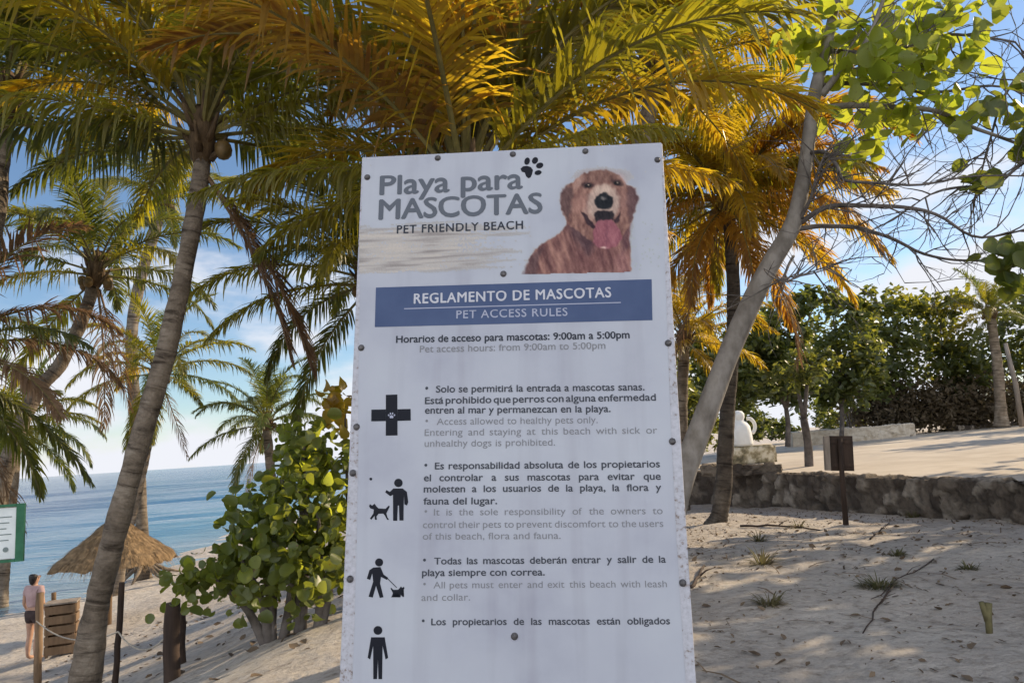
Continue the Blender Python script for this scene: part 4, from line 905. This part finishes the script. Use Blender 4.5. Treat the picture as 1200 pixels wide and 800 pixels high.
M['stump'] = noisy('stump', [(.3, (.06, .055, .025)), (.7, (.15, .13, .06))], 9, 6, .9, .5)
tag(mb.build('cut_stump', M['stump'], None, True), 'short olive cut stump standing in the sand at lower right', 'stump')

# ------------------------------------------------------------------ the notice board
def ray(px, py): return np.array([(px - 600) / FPX, (400 - py) / FPX, -1.0])
TL, TR, BRc, BL = (424, 184), (776, 166), (812, 735), (400, 735.5)
def isect(a, b, c, d):
    h = lambda p: np.array([*p, 1.0]); r = np.cross(np.cross(h(a), h(b)), np.cross(h(c), h(d))); return r[:2] / r[2]
va = ray(*isect(TL, BL, TR, BRc)); va /= np.linalg.norm(va)
ua = -ray(*isect(TL, TR, BL, BRc)); ua /= np.linalg.norm(ua)
ua = ua - va * ua.dot(va); ua /= np.linalg.norm(ua); na = np.cross(ua, va)
S0 = ray(*TL) * 2.1
def sxy(px, py):
    r = ray(px, py); t = S0.dot(na) / r.dot(na); q = r * t - S0; return q.dot(ua), q.dot(va)
SM = CAMM @ Matrix(((ua[0], va[0], na[0], S0[0]), (ua[1], va[1], na[1], S0[1]), (ua[2], va[2], na[2], S0[2]), (0, 0, 0, 1)))
BW = sxy(*TR)[0]; BH = -sxy(604, 860)[1]
board = bpy.data.objects.new('notice_board', None); COL.objects.link(board); board.matrix_world = SM
tag(board, 'large white pet beach rules board with a dog picture and screws along its edges', 'notice board')
def spart(name, me, mats, smooth=False, parent=None, z=0):
    for m_ in (mats if isinstance(mats, (list, tuple)) else [mats]): me.materials.append(m_)
    if smooth: me.polygons.foreach_set('use_smooth', [True] * len(me.polygons))
    o = bpy.data.objects.new(name, me); COL.objects.link(o); o.parent = parent or board; o.location = (0, 0, z); return o
SIGNPX = (170, 177, 192); SIGNALB = .41
def alb(c):
    a, b_ = s2l(c), s2l(SIGNPX); return tuple(min(.85, SIGNALB * x / y) for x, y in zip(a, b_))
def signmat():
    m, nt, b, out = newmat('sign_panel'); L = nt.links.new
    tcn = nd(nt, 'ShaderNodeTexCoord'); v = tcn.outputs['Object']
    n1 = nd(nt, 'ShaderNodeTexNoise', {'Scale': 3.0, 'Detail': 6.0, 'Roughness': .55}); L(v, n1.inputs['Vector'])
    mp2 = nd(nt, 'ShaderNodeMapping', {'Scale': (16, 1.0, 1)}); L(v, mp2.inputs[0])
    n2 = nd(nt, 'ShaderNodeTexNoise', {'Scale': 1.0, 'Detail': 5.0}); L(mp2.outputs[0], n2.inputs['Vector'])
    r1 = ramp(nt, n1.outputs['Fac'], [(.28, (.315, .325, .375)), (.5, (.39, .405, .445)), (.72, (.425, .445, .475))])
    r2 = ramp(nt, n2.outputs['Fac'], [(.28, (.82, .80, .81)), (.5, (1, 1, 1))])
    mu = nd(nt, 'ShaderNodeMix', {'Factor': .6}, data_type='RGBA', blend_type='MULTIPLY'); L(r1.outputs[0], mu.inputs['A']); L(r2.outputs[0], mu.inputs['B'])
    L(mu.outputs['Result'], b.inputs['Base Color']); b.inputs['Roughness'].default_value = .36; b.inputs['Specular IOR Level'].default_value = .3
    return m
M['sign_panel'] = signmat()
def stripmat():
    m, nt, b, out = newmat('rusty_white_metal'); L = nt.links.new
    tcn = nd(nt, 'ShaderNodeTexCoord'); v = tcn.outputs['Object']
    n1 = nd(nt, 'ShaderNodeTexNoise', {'Scale': 75.0, 'Detail': 6.0, 'Roughness': .7}); L(v, n1.inputs['Vector'])
    n3 = nd(nt, 'ShaderNodeTexNoise', {'Scale': 9.0, 'Detail': 4.0}); L(v, n3.inputs['Vector'])
    ad = nd(nt, 'ShaderNodeMath', operation='MULTIPLY_ADD'); L(n3.outputs['Fac'], ad.inputs[0]); ad.inputs[1].default_value = .35; L(n1.outputs['Fac'], ad.inputs[2])
    r1 = ramp(nt, ad.outputs[0], [(.47, (.13, .095, .075)), (.53, (.26, .22, .20)), (.60, (.38, .38, .405)), (.8, (.46, .46, .49))])
    L(r1.outputs[0], b.inputs['Base Color']); b.inputs['Roughness'].default_value = .6
    return m
M['rusty'] = stripmat()
M['steel'] = noisy('steel', [(.3, (.05, .047, .047)), (.7, (.14, .13, .125))], 60, 3, .4, .1)
M['galv'] = noisy('galv', [(.3, (.28, .28, .27)), (.7, (.42, .42, .41))], 12, 4, .5, .1)
# sheet-metal panel, with folded edge, print face laid on it
mb = MB()
mb.box((BW / 2, -BH / 2, -.008), (BW, BH, .014)); o = spart('panel', mb.mesh('panel'), M['rusty'])
bv = o.modifiers.new('bev', 'BEVEL'); bv.width = .003; bv.segments = 2
FACE = [(425.5, 185), (600, 176.2), (774.5, 167.4), (779, 300), (783, 420), (787, 520), (792, 620), (799, 735), (807, 850), (600, 850), (411, 850), (415.5, 735), (418, 640), (420, 540), (420, 440), (422, 320)]
def flat_mesh(name, polys, z, thick=.0006):
    mb = MB()
    for poly in polys:
        n = len(poly); b0 = len(mb.v)
        mb.add([(x, y, z) for x, y in poly], [tuple(range(n))])
    me = mb.mesh(name); bm = bmesh.new(); bm.from_mesh(me); bmesh.ops.triangulate(bm, faces=bm.faces[:]); bmesh.ops.recalc_face_normals(bm, faces=bm.faces[:])
    for f_ in bm.faces:
        if f_.normal.z < 0: f_.normal_flip()
    bm.to_mesh(me); bm.free(); return me
spart('print_sheet', flat_mesh('print_sheet', [[sxy(*p) for p in FACE]], .0006), M['sign_panel'])
for px in (455, 745):
    mb = MB(); u0, v0 = sxy(px, 450); mb.box((u0, -BH / 2 - .3, -.045), (.06, BH + .5, .06)); spart('post', mb.mesh('post'), M['galv'])
for k in range(3):
    mb = MB(); mb.box((BW / 2, -.08 - k * .62, -.0265), (BW - .04, .04, .02)); spart('rail', mb.mesh('rail'), M['galv'])
for (px, py) in [(430.5, 208), (513, 185.5), (601, 181), (686, 177.5), (770.5, 187.5), (590, 321), (423.5, 407.5), (783, 402), (418, 500), (413.6, 554), (410.4, 678), (787.8, 517), (800, 682.5), (603, 745)]:
    u0, v0 = sxy(px, py); mb = MB(); mb.tube([(u0, v0, 0), (u0, v0, .003), (u0, v0, .006), (u0, v0, .0065)], [.0068, .0068, .005, .0025], 10); mb.tube([(u0, v0, .0005), (u0, v0, .0015)], [.009, .009], 12)
    spart('screw', mb.mesh('screw'), M['steel'], True)

# lettering
def ink(name, c, rough=.45):
    return plain(name, alb(c), rough, .12)
M['ink_title'] = ink('ink_title', (92, 101, 118)); M['ink_dark'] = ink('ink_dark', (52, 58, 72)); M['ink_text'] = ink('ink_text', (66, 72, 86)); M['ink_grey'] = ink('ink_grey', (124, 130, 144)); M['ink_black'] = ink('ink_black', (24, 28, 40))
M['ink_white'] = ink('ink_white', (186, 194, 216)); M['ink_pale'] = ink('ink_pale', (160, 170, 202))
M['band_blue'] = noisy('band_blue', [(.3, alb((60, 78, 120))), (.7, alb((74, 92, 134)))], 5, 5, .4, 0, spec=.15)
_tcache = {}; WARP = True
def glyph_mesh(s, bold, sp=1.0):
    k = (s, bold, sp)
    if k in _tcache: return _tcache[k]
    cu = bpy.data.curves.new('t', 'FONT'); cu.body = s; cu.size = 1; cu.offset = 0; cu.space_character = sp; cu.resolution_u = 4; cu.fill_mode = 'FRONT'
    ob = bpy.data.objects.new('t', cu); COL.objects.link(ob); dg = bpy.context.evaluated_depsgraph_get(); dg.update()
    me = bpy.data.meshes.new_from_object(ob.evaluated_get(dg))
    v = np.zeros(len(me.vertices) * 3); me.vertices.foreach_get('co', v); v = v.reshape(-1, 3)[:, :2]
    fs = [tuple(p.vertices) for p in me.polygons]
    bpy.data.objects.remove(ob); bpy.data.curves.remove(cu); bpy.data.meshes.remove(me)
    XH = .5
    y = v[:, 1]; xh, ch = .46 * 1.0, .70
    v[:, 1] = np.where(y <= 0, y, np.where(y < xh, y * 1.12, xh * 1.12 + (y - xh) * ((ch - xh * 1.12) / (ch - xh)))) if WARP else y
    _tcache[k] = (v, fs); return _tcache[k]
CAPH = None
def line_into(mb, text, pl, pr, cap, bold=.0, justify=False, z=.0014, sp=1.0, mat=0):
    """one line of lettering with its baseline from photo point pl to pr, capitals cap photo-pixels high"""
    a = np.array(sxy(*pl)); b_ = np.array(sxy(*pr)); c = np.array(sxy(pl[0], pl[1] - cap)); h = np.linalg.norm(c - a)
    L_ = np.linalg.norm(b_ - a); ex = (b_ - a) / L_; ey = np.array([-ex[1], ex[0]]); sc = h / CAPH
    words = text.split(' ') if justify else [text]
    sp_bold = [(0, 0)] if bold < .006 else [(0, 0), (bold, 0), (-bold, 0), (0, bold * .8), (0, -bold * .8)]
    gm = [glyph_mesh(w, 0, sp) for w in words]; ws_ = [(g[0][:, 0].max() - g[0][:, 0].min()) for g in gm]
    if justify:
        sx_ = sc * 1.24; tot = sum(ws_) * sx_; gap = (L_ - tot) / max(1, len(words) - 1)
        if gap < .22 * sc: sx_ = sc * (L_ - .27 * sc * (len(words) - 1)) / tot; gap = .27 * sc
    else: sx_ = L_ / ws_[0]; gap = 0
    x = 0
    for (v, fs), w in zip(gm, ws_):
        if len(v):
            q = a[None, :] + ((v[:, :1] - v[:, 0].min()) * sx_ + x) * ex[None, :] + v[:, 1:2] * sc * ey[None, :]
            for bi, (bx, by) in enumerate(sp_bold):
                mb.add([(p[0] + bx * sc, p[1] + by * sc, z + bi * .00004) for p in q], fs, mat)
        x += w * sx_ + gap
v_, _ = glyph_mesh('H', 0); CAPH = v_[:, 1].max() - v_[:, 1].min()
def words_part(name, lines, mats):
    mb = MB()
    for ln in lines: line_into(mb, **ln)
    return spart(name, mb.mesh(name), mats)
B1 = .030
words_part('title_lettering', [dict(text='Playa para', pl=(445.5, 228.5), pr=(611.8, 221), cap=21.5, bold=.028), dict(text='MASCOTAS', pl=(444.5, 257.3), pr=(635, 249.6), cap=22.5, bold=.03)], M['ink_title'])
words_part('subtitle_lettering', [dict(text='PET FRIENDLY BEACH', pl=(465.3, 273.9), pr=(612.8, 268.4), cap=9.2, bold=.022, sp=1.12)], M['ink_dark'])
q = [(440.6, 337), (763.6, 327.2), (764.6, 375.2), (439.3, 383.3)]
spart('blue_band', flat_mesh('blue_band', [[sxy(*p) for p in q]], .0011), M['band_blue'])
words_part('band_lettering', [dict(text='REGLAMENTO DE MASCOTAS', pl=(485.3, 355.8), pr=(716, 348.3), cap=11.2, bold=.022, z=.0018, sp=1.1)], M['ink_white'])
words_part('band_lettering', [dict(text='PET ACCESS RULES', pl=(535, 373.2), pr=(665, 370), cap=9, bold=.008, z=.0018, sp=1.1)], M['ink_pale'])
spart('band_rule', flat_mesh('band_rule', [[sxy(*p) for p in [(473.7, 361.3), (727.5, 354.0), (727.5, 355.1), (473.7, 362.4)]]], .0016), M['ink_pale'])
words_part('hours_lettering', [dict(text='Horarios de acceso para mascotas: 9:00am a 5:00pm', pl=(464.4, 401.6), pr=(737.7, 396.3), cap=7.8, bold=.026)], M['ink_dark'])
words_part('hours_lettering', [dict(text='Pet access hours: from 9:00am to 5:00pm', pl=(492, 412.9), pr=(709.5, 408.6), cap=7.6, bold=.006)], M['ink_grey'])
J = True
rules = [
 ([('•', (498.5, 459), (501.5, 459), 0), ('Solo se permitirá la entrada a mascotas sanas.', (511, 459.8), (755.2, 457.2), 0), ('Está prohibido que perros con alguna enfermedad', (498.2, 473.2), (768.5, 469.2), J), ('entren al mar y permanezcan en la playa.', (498.2, 484.5), (715.4, 482.6), 0)],
  [('•', (498.5, 497.2), (501.5, 497.2), 0), ('Access allowed to healthy pets only.', (511.8, 497.7), (700.5, 495.6), 0), ('Entering and staying at this beach with sick or', (497.6, 510.5), (770.3, 507.8), J), ('unhealthy dogs is prohibited.', (497.6, 523.4), (650.5, 521.8), 0)]),
 ([('•', (497.5, 549), (500.5, 549), 0), ('Es responsabilidad absoluta de los propietarios', (509.8, 549.6), (773.2, 547.2), J), ('el controlar a sus mascotas para evitar que', (497, 563.5), (774.2, 561.7), J), ('molesten a los usuarios de la playa, la flora y', (496.8, 576.6), (774.8, 574.7), J), ('fauna del lugar.', (496.5, 590.8), (582.4, 590.3), 0)],
  [('•', (497.5, 603), (500.5, 603), 0), ('It is the sole responsibility of the owners to', (508.5, 603.6), (776.6, 602), J), ('control their pets to prevent discomfort to the users', (495.6, 618.4), (777.4, 617), J), ('of this beach, flora and fauna.', (495.5, 631.9), (657, 631), 0)]),
 ([('•', (496, 660), (499, 660), 0), ('Todas las mascotas deberán entrar y salir de la', (509, 660.8), (780.2, 658.7), J), ('playa siempre con correa.', (494.8, 674.5), (638.3, 673.7), 0)],
  [('•', (496, 688), (499, 688), 0), ('All pets must enter and exit this beach with leash', (508, 688.9), (781.6, 687.5), J), ('and collar.', (494, 703.6), (551, 703), 0)]),
 ([('•', (494.5, 731), (497.5, 731), 0), ('Los propietarios de las mascotas están obligados', (505.6, 731.9), (785, 730.8), J)], [])]
for es, en in rules:
    for part_, ik, bold in ((es, 'ink_text', .022), (en, 'ink_grey', .004)):
        if part_: words_part('rule_lettering', [dict(text=t, pl=a, pr=b_, cap=7.6, bold=bold, justify=bool(j)) for t, a, b_, j in part_], M[ik])

# pictograms
def circ(cx, cy, r, n=16, ry=None, rot=0):
    ry = ry or r; return [(cx + math.cos(t) * r * math.cos(rot) - math.sin(t) * ry * math.sin(rot), cy + math.cos(t) * r * math.sin(rot) + math.sin(t) * ry * math.cos(rot)) for t in np.linspace(0, 2 * math.pi, n, endpoint=False)]
def limb(a, b_, w0, w1=None):
    w1 = w1 or w0; dx, dy = b_[0] - a[0], b_[1] - a[1]; l = math.hypot(dx, dy); nx_, ny = -dy / l, dx / l
    return [(a[0] + nx_ * w0 / 2, a[1] + ny * w0 / 2), (b_[0] + nx_ * w1 / 2, b_[1] + ny * w1 / 2), (b_[0] - nx_ * w1 / 2, b_[1] - ny * w1 / 2), (a[0] - nx_ * w0 / 2, a[1] - ny * w0 / 2)]
def picto(name, polys, mat='ink_black', z0=.0012, parent=None):
    mb_me = []
    mb = MB()
    bmx = bmesh.new()
    for i, p in enumerate(polys):
        vs_ = [bmx.verts.new((*sxy(*q), z0 + i * .00004)) for q in p]; bmx.faces.new(vs_)
    bmesh.ops.triangulate(bmx, faces=bmx.faces[:])
    me = bpy.data.meshes.new(name); bmx.to_mesh(me); bmx.free(); return spart(name, me, M[mat], parent=parent)
def paw(cx, cy, s, rot=0):
    def tr(x, y): return (cx + s * (x * math.cos(rot) - y * math.sin(rot)), cy + s * (x * math.sin(rot) + y * math.cos(rot)))
    pad = [tr(x, y) for x, y in [(-.50, .10), (-.42, -.12), (-.15, -.28), (.08, -.30), (.28, -.15), (.50, .12), (.52, .42), (.32, .58), (0, .52), (-.34, .58), (-.52, .40)]]
    out_ = [pad]
    for x, y, rx, ry, ro in [(-.78, -.25, .20, .28, -.5), (-.30, -.72, .20, .30, -.15), (.30, -.74, .20, .30, .15), (.80, -.28, .20, .28, .5)]:
        out_.append([tr(*q) for q in circ(x, y, rx, 12, ry, ro)])
    return out_
picto('paw_print', [[(610, 198), (613, 195.2), (617.5, 194.6), (622.2, 196.2), (624.6, 199.5), (623.6, 204), (622, 208), (619.3, 209.3), (616.6, 207), (615, 202.5), (611.5, 201.5)]] + [circ(617.7, 189.2, 3.2, 14, 4.4, .3), circ(627, 188.4, 3.4, 14, 4.2, .5), circ(632.5, 194.2, 4.4, 14, 3.3, -.3), circ(630.6, 202.6, 4.2, 14, 2.8, -.2)])
cr_ = picto('cross_icon', [[(452.3, 462.5), (465.8, 462.1), (466, 510), (452.2, 510.3)], [(435.3, 479.8), (452.2, 479.5), (452.2, 493.2), (435.2, 493.5)], [(466, 479.3), (481.3, 479), (481.5, 492.6), (466, 493)]])
picto('cross_paw', paw(459, 487.5, 4.2), 'ink_pale', .0016, parent=cr_)
def dog_poly(x, y, s, flip=1):
    pts = [(-13, -9), (-10, -7), (-7, -9.5), (-4.5, -6), (-2, -3.5), (7, -3), (11, -7), (12.5, -6), (9.5, 0), (8, 3), (9.5, 8), (11.5, 11), (9, 11), (6, 5.5), (4, 3.2), (-2, 3.4), (-4.5, 7), (-4, 11), (-6.5, 11), (-7, 6), (-11, 11), (-13, 9.5), (-8.5, 3), (-8, -2), (-12.5, -3.5), (-14, -6)]
    return [(x + flip * a * s, y + b * s) for a, b in pts]
picto('owner_and_dog_icon', [circ(467, 565.5, 5), [(461, 572), (472, 572), (477, 576), (478.6, 588), (477, 592), (474, 590.5), (473.6, 580), (473.2, 592), (473, 609.5), (468.2, 609.5), (467.6, 592), (466.4, 592), (465.6, 609.8), (460.8, 609.8), (460.6, 579.5), (457.4, 581), (451.6, 576.6), (452.8, 573.8), (457, 576)]])
picto('ball_icon', [circ(434.7, 561, 1.7, 10)])
picto('dog_icon', [dog_poly(445.5, 598.5, .92)])
picto('leash_icon', [circ(444.4, 658.5, 4.8), [(437.5, 664.5), (446, 663.8), (449.8, 672.8), (455, 676.4), (453.6, 679), (446.6, 675.4), (445.6, 683), (449.6, 699.2), (445.2, 700), (440.8, 686), (437, 699.6), (432, 698.6), (437.4, 681), (436.4, 671.4), (434, 679), (430, 677.6), (433, 667.6)], limb((454, 677), (465, 688), .9), dog_poly(465.5, 692.5, .62, -1)])
picto('person_icon', [circ(443, 738, 5.2), [(435, 746), (451, 746), (455, 770), (452, 772), (448.5, 756), (448, 795), (443.6, 795), (443, 772), (442, 795), (437.6, 795), (437.4, 756), (434, 772), (431, 770)]])

# printed picture: washed beach ripples at left, golden-brown dog at right, soft-edged into the white sheet
def sm(d, w=1.3): return np.clip(.5 - d / w, 0, 1)
gxp = np.arange(421, 775, .95); gyp = np.arange(176, 326, .95); PX, PY = np.meshgrid(gxp, gyp)
rs = np.random.RandomState(3)
def vnoise(X, Y, sx_, sy_, seed):
    g = np.random.RandomState(seed).rand(64, 64); x = X / sx_; y = Y / sy_; i = np.floor(x).astype(int); j = np.floor(y).astype(int); u = x - i; v = y - j; u = u * u * (3 - 2 * u); v = v * v * (3 - 2 * v)
    a = g[j % 64, i % 64]; b_ = g[j % 64, (i + 1) % 64]; c = g[(j + 1) % 64, i % 64]; d = g[(j + 1) % 64, (i + 1) % 64]
    return (a * (1 - u) + b_ * u) * (1 - v) + (c * (1 - u) + d * u) * v - .5
WX = PX + 2.2 * vnoise(PX, PY, 3.5, 3.5, 1) + 1.5 * vnoise(PX, PY, 7, 7, 5); WY = PY + 2.6 * vnoise(PX, PY, 3.2, 4.5, 2)
def ell(cx, cy, rx, ry, rot=0, X=None, Y=None):
    X = WX if X is None else X; Y = WY if Y is None else Y; dx, dy = X - cx, Y - cy; c, s_ = math.cos(rot), math.sin(rot); a = (dx * c + dy * s_) / rx; b_ = (-dx * s_ + dy * c) / ry
    return (np.sqrt(a * a + b_ * b_) - 1) * min(rx, ry)
def poly(pts, X=None, Y=None):
    X = WX if X is None else X; Y = WY if Y is None else Y; d = np.full(X.shape, 1e9); ins = np.zeros(X.shape, bool); n = len(pts)
    for i in range(n):
        (x0, y0), (x1, y1) = pts[i], pts[(i + 1) % n]; ex, ey = x1 - x0, y1 - y0; t = np.clip(((X - x0) * ex + (Y - y0) * ey) / (ex * ex + ey * ey + 1e-9), 0, 1)
        d = np.minimum(d, np.hypot(X - x0 - t * ex, Y - y0 - t * ey)); cnd = ((y0 > Y) != (y1 > Y)); xi = x0 + (Y - y0) / (ey if abs(ey) > 1e-9 else 1e-9) * ex; ins ^= cnd & (X < xi)
    return np.where(ins, -d, d)
paper = np.array(SIGNPX, float); C = np.empty(PX.shape + (3,)); C[:] = paper; base_alpha = np.zeros(PX.shape)
def over(mask, col):
    global C
    C = C * (1 - mask[..., None]) + np.array(col, float) * mask[..., None]
rip = vnoise(PX, PY + .05 * PX, 46, 2.6, 8) + .7 * vnoise(PX, PY + .05 * PX, 22, 1.7, 9)
sandm = np.clip((PY - 262 + .05 * (PX - 424)) / 14, 0, 1) * np.clip((640 - PX) / 120, 0, 1) * np.clip((324 - .05 * (PX - 424) - PY) / 5, 0, 1)
over(sandm * .55, (176, 172, 172)); over(sandm * np.clip(rip * 2.2, 0, 1) * .75, (128, 126, 132)); over(sandm * np.clip(-rip * 1.6, 0, 1) * .5, (196, 192, 190))
over(np.clip((PX - 690) / 60, 0, 1) * np.clip((PY - 215) / 60, 0, 1) * .35, (158, 178, 186))
dogA = np.zeros(PX.shape)
def dog(mask, col, k=1.0):
    global dogA
    over(mask * k, col); dogA = np.maximum(dogA, mask)
body = [(616, 322), (617, 311), (622, 300), (632, 288), (645, 280), (656, 274), (664, 263), (668, 245), (730, 245), (738, 262), (738, 300), (740, 320)]
dog(sm(poly(body), 2), (138, 108, 116))
stripe = vnoise(PX - .35 * PY, PY + .1 * PX, 5.0, 22, 12) + .6 * vnoise(PX - .3 * PY, PY, 2.6, 12, 13)
mb_ = sm(poly(body), 2)
over(mb_ * np.clip(stripe * 1.8, 0, .75), (172, 142, 146)); over(mb_ * np.clip(-stripe * 1.8, 0, .75), (106, 78, 88))
over(sm(poly([(612, 326), (616, 312), (626, 296), (636, 290), (632, 302), (629, 326)]), 4) * .7, (98, 80, 94))
over(sm(ell(660, 296, 3.5, 22, .25), 5) * .45, (182, 152, 156)); over(sm(ell(700, 300, 24, 20), 12) * .5, (120, 88, 100)); over(sm(poly([(667, 250), (690, 256), (698, 285), (690, 300), (676, 284), (667, 268)]), 8) * .75, (92, 74, 90)); over(sm(poly([(733, 250), (740, 258), (737, 290), (729, 300), (727, 270)]), 6) * .6, (100, 76, 94))
over(sm(ell(730, 310, 9, 14), 6) * .5, (160, 126, 142))
head = [(666, 262), (658, 246), (657, 230), (662, 219), (673, 212), (684, 203.5), (698, 199.5), (713, 200), (726, 206), (735, 216), (744, 221), (747, 233), (744, 248), (739, 264), (732, 274), (724, 282), (700, 286), (684, 276)]
mh = sm(poly(head), 2); dog(mh, (142, 114, 118))
hs = vnoise(PX, PY, 3, 7, 15) + .5 * vnoise(PX, PY, 2, 3, 16)
over(mh * np.clip(hs * 1.6, 0, .6), (170, 144, 148)); over(mh * np.clip(-hs * 1.6, 0, .6), (118, 92, 100))
over(sm(poly([(657, 226), (664, 217), (671, 220), (670, 244), (666, 258), (658, 246)]), 3) * .8, (106, 88, 98)); over(sm(poly([(735, 217), (745, 221), (748, 234), (743, 252), (738, 262), (735, 240)]), 3) * .8, (104, 84, 98))
over(sm(ell(706, 207, 26, 8), 9) * .5, (122, 100, 104)); over(sm(ell(678, 214, 4, 8, .6), 4) * .6, (196, 176, 184)); over(sm(ell(729, 210, 3, 8, -.7), 4) * .6, (192, 172, 182))
over(sm(ell(680, 240, 9, 12), 8) * .55, (176, 146, 152)); over(sm(ell(731, 236, 6, 12), 6) * .5, (166, 138, 146))
over(sm(ell(707, 238, 19, 20), 5) * .85, (188, 178, 188)); over(sm(ell(707, 222, 12, 6), 4) * .8, (198, 188, 196)); over(sm(ell(690, 252, 5, 9, -.5), 4) * .5, (196, 182, 190))
over(sm(ell(688.5, 217.5, 7.2, 3.6, -.1), 2) * .9, (88, 70, 78)); over(sm(ell(723.5, 214.5, 6.6, 3.4, .35), 2) * .9, (88, 70, 78)); over(sm(ell(689, 217.8, 3.6, 2.3, 0, PX, PY), 1.5), (40, 34, 42)); over(sm(ell(723, 215.2, 3.4, 2.3, .2, PX, PY), 1.5), (40, 34, 42)); over(sm(ell(689.6, 217, .9, .7, 0, PX, PY), .8), (190, 180, 186)); over(sm(ell(723.6, 214.4, .9, .7, 0, PX, PY), .8), (190, 180, 186))
over(sm(poly([(680.5, 248.5), (685, 250), (693, 260), (697.5, 266), (695, 268.5), (687, 262)]), 1.6) * .95, (70, 52, 66)); over(sm(poly([(719.5, 258), (727.5, 248.5), (725.5, 258), (721, 263.5)]), 1.6) * .95, (70, 52, 66))
over(sm(poly([(698, 248), (718, 247), (719, 258), (712, 262), (700, 262), (697, 256)]), 2), (58, 50, 62))
over(sm(poly([(697, 262), (704, 258), (716, 258), (725, 266), (728.5, 278), (724, 288), (714, 291.5), (702, 290.5), (695.5, 284), (695, 272)]), 1.8), (150, 104, 128))
over(sm(ell(711, 277, 1.2, 13, .03), 2) * .6, (112, 72, 98)); over(sm(ell(719, 276, 4.5, 10, -.15), 4) * .5, (170, 124, 148)); over(sm(ell(707.5, 290, 4, 1.3), 1.2) * .9, (214, 196, 212))
over(sm(ell(707.8, 236.2, 11, 9.6), 1.8), (44, 44, 56)); over(sm(ell(707.3, 232.2, 3.6, 1.8), 1.8) * .7, (150, 150, 164)); over(sm(ell(699, 246.5, 2, .8), 1) * .8, (190, 180, 188))
dm = dogA[..., None]; gm_ = np.array([128.0, 104.0, 110.0])
fur = (vnoise(PX - .3 * PY, PY, 1.6, 5.5, 21) + .7 * vnoise(PX + .2 * PY, PY, 2.2, 4.5, 22))[..., None]
C = C * (1 - dm) + dm * ((C - gm_) * 1.3 + gm_ + fur * 26) * np.array([.86, .80, .74])
C = np.clip(C + 3 * rs.normal(size=PX.shape)[..., None], 0, 255)
okv = (PY < 322 - .022 * (PX - 616)) & (PY > 187 - .0511 * (PX - 424)) & (PX > 423 - .042 * (PY - 190)) & (PX < 774)
diff = np.abs(C - paper).max(axis=2); keepv = okv & (diff > 11)
fy, fx = PX.shape; fcs = []
kf = keepv[:-1, :-1] | keepv[1:, :-1] | keepv[:-1, 1:] | keepv[1:, 1:]
kf &= okv[:-1, :-1] & okv[1:, :-1] & okv[:-1, 1:] & okv[1:, 1:]
jj, ii = np.nonzero(kf)
fcs = [(j * fx + i, (j + 1) * fx + i, (j + 1) * fx + i + 1, j * fx + i + 1) for j, i in zip(jj, ii)]
me = bpy.data.meshes.new('printed_picture'); me.from_pydata([(*sxy(x, y), .0010) for x, y in zip(PX.ravel(), PY.ravel())], [], fcs)
lin = np.array([s2l(tuple(c)) for c in C.reshape(-1, 3)]) / np.array(s2l(SIGNPX)) * SIGNALB
ca = me.color_attributes.new('print', 'FLOAT_COLOR', 'POINT'); ca.data.foreach_set('color', np.concatenate([np.clip(lin, 0, .85), np.ones((len(lin), 1))], axis=1).ravel().astype(np.float32))
bm = bmesh.new(); bm.from_mesh(me); bmesh.ops.delete(bm, geom=[v for v in bm.verts if not v.link_faces], context='VERTS'); bm.to_mesh(me); bm.free()
m, nt, b, out = newmat('picture_print'); vc = nd(nt, 'ShaderNodeVertexColor', layer_name='print'); nt.links.new(vc.outputs['Color'], b.inputs['Base Color']); b.inputs['Roughness'].default_value = .4; b.inputs['Specular IOR Level'].default_value = .15
spart('printed_picture', me, m)
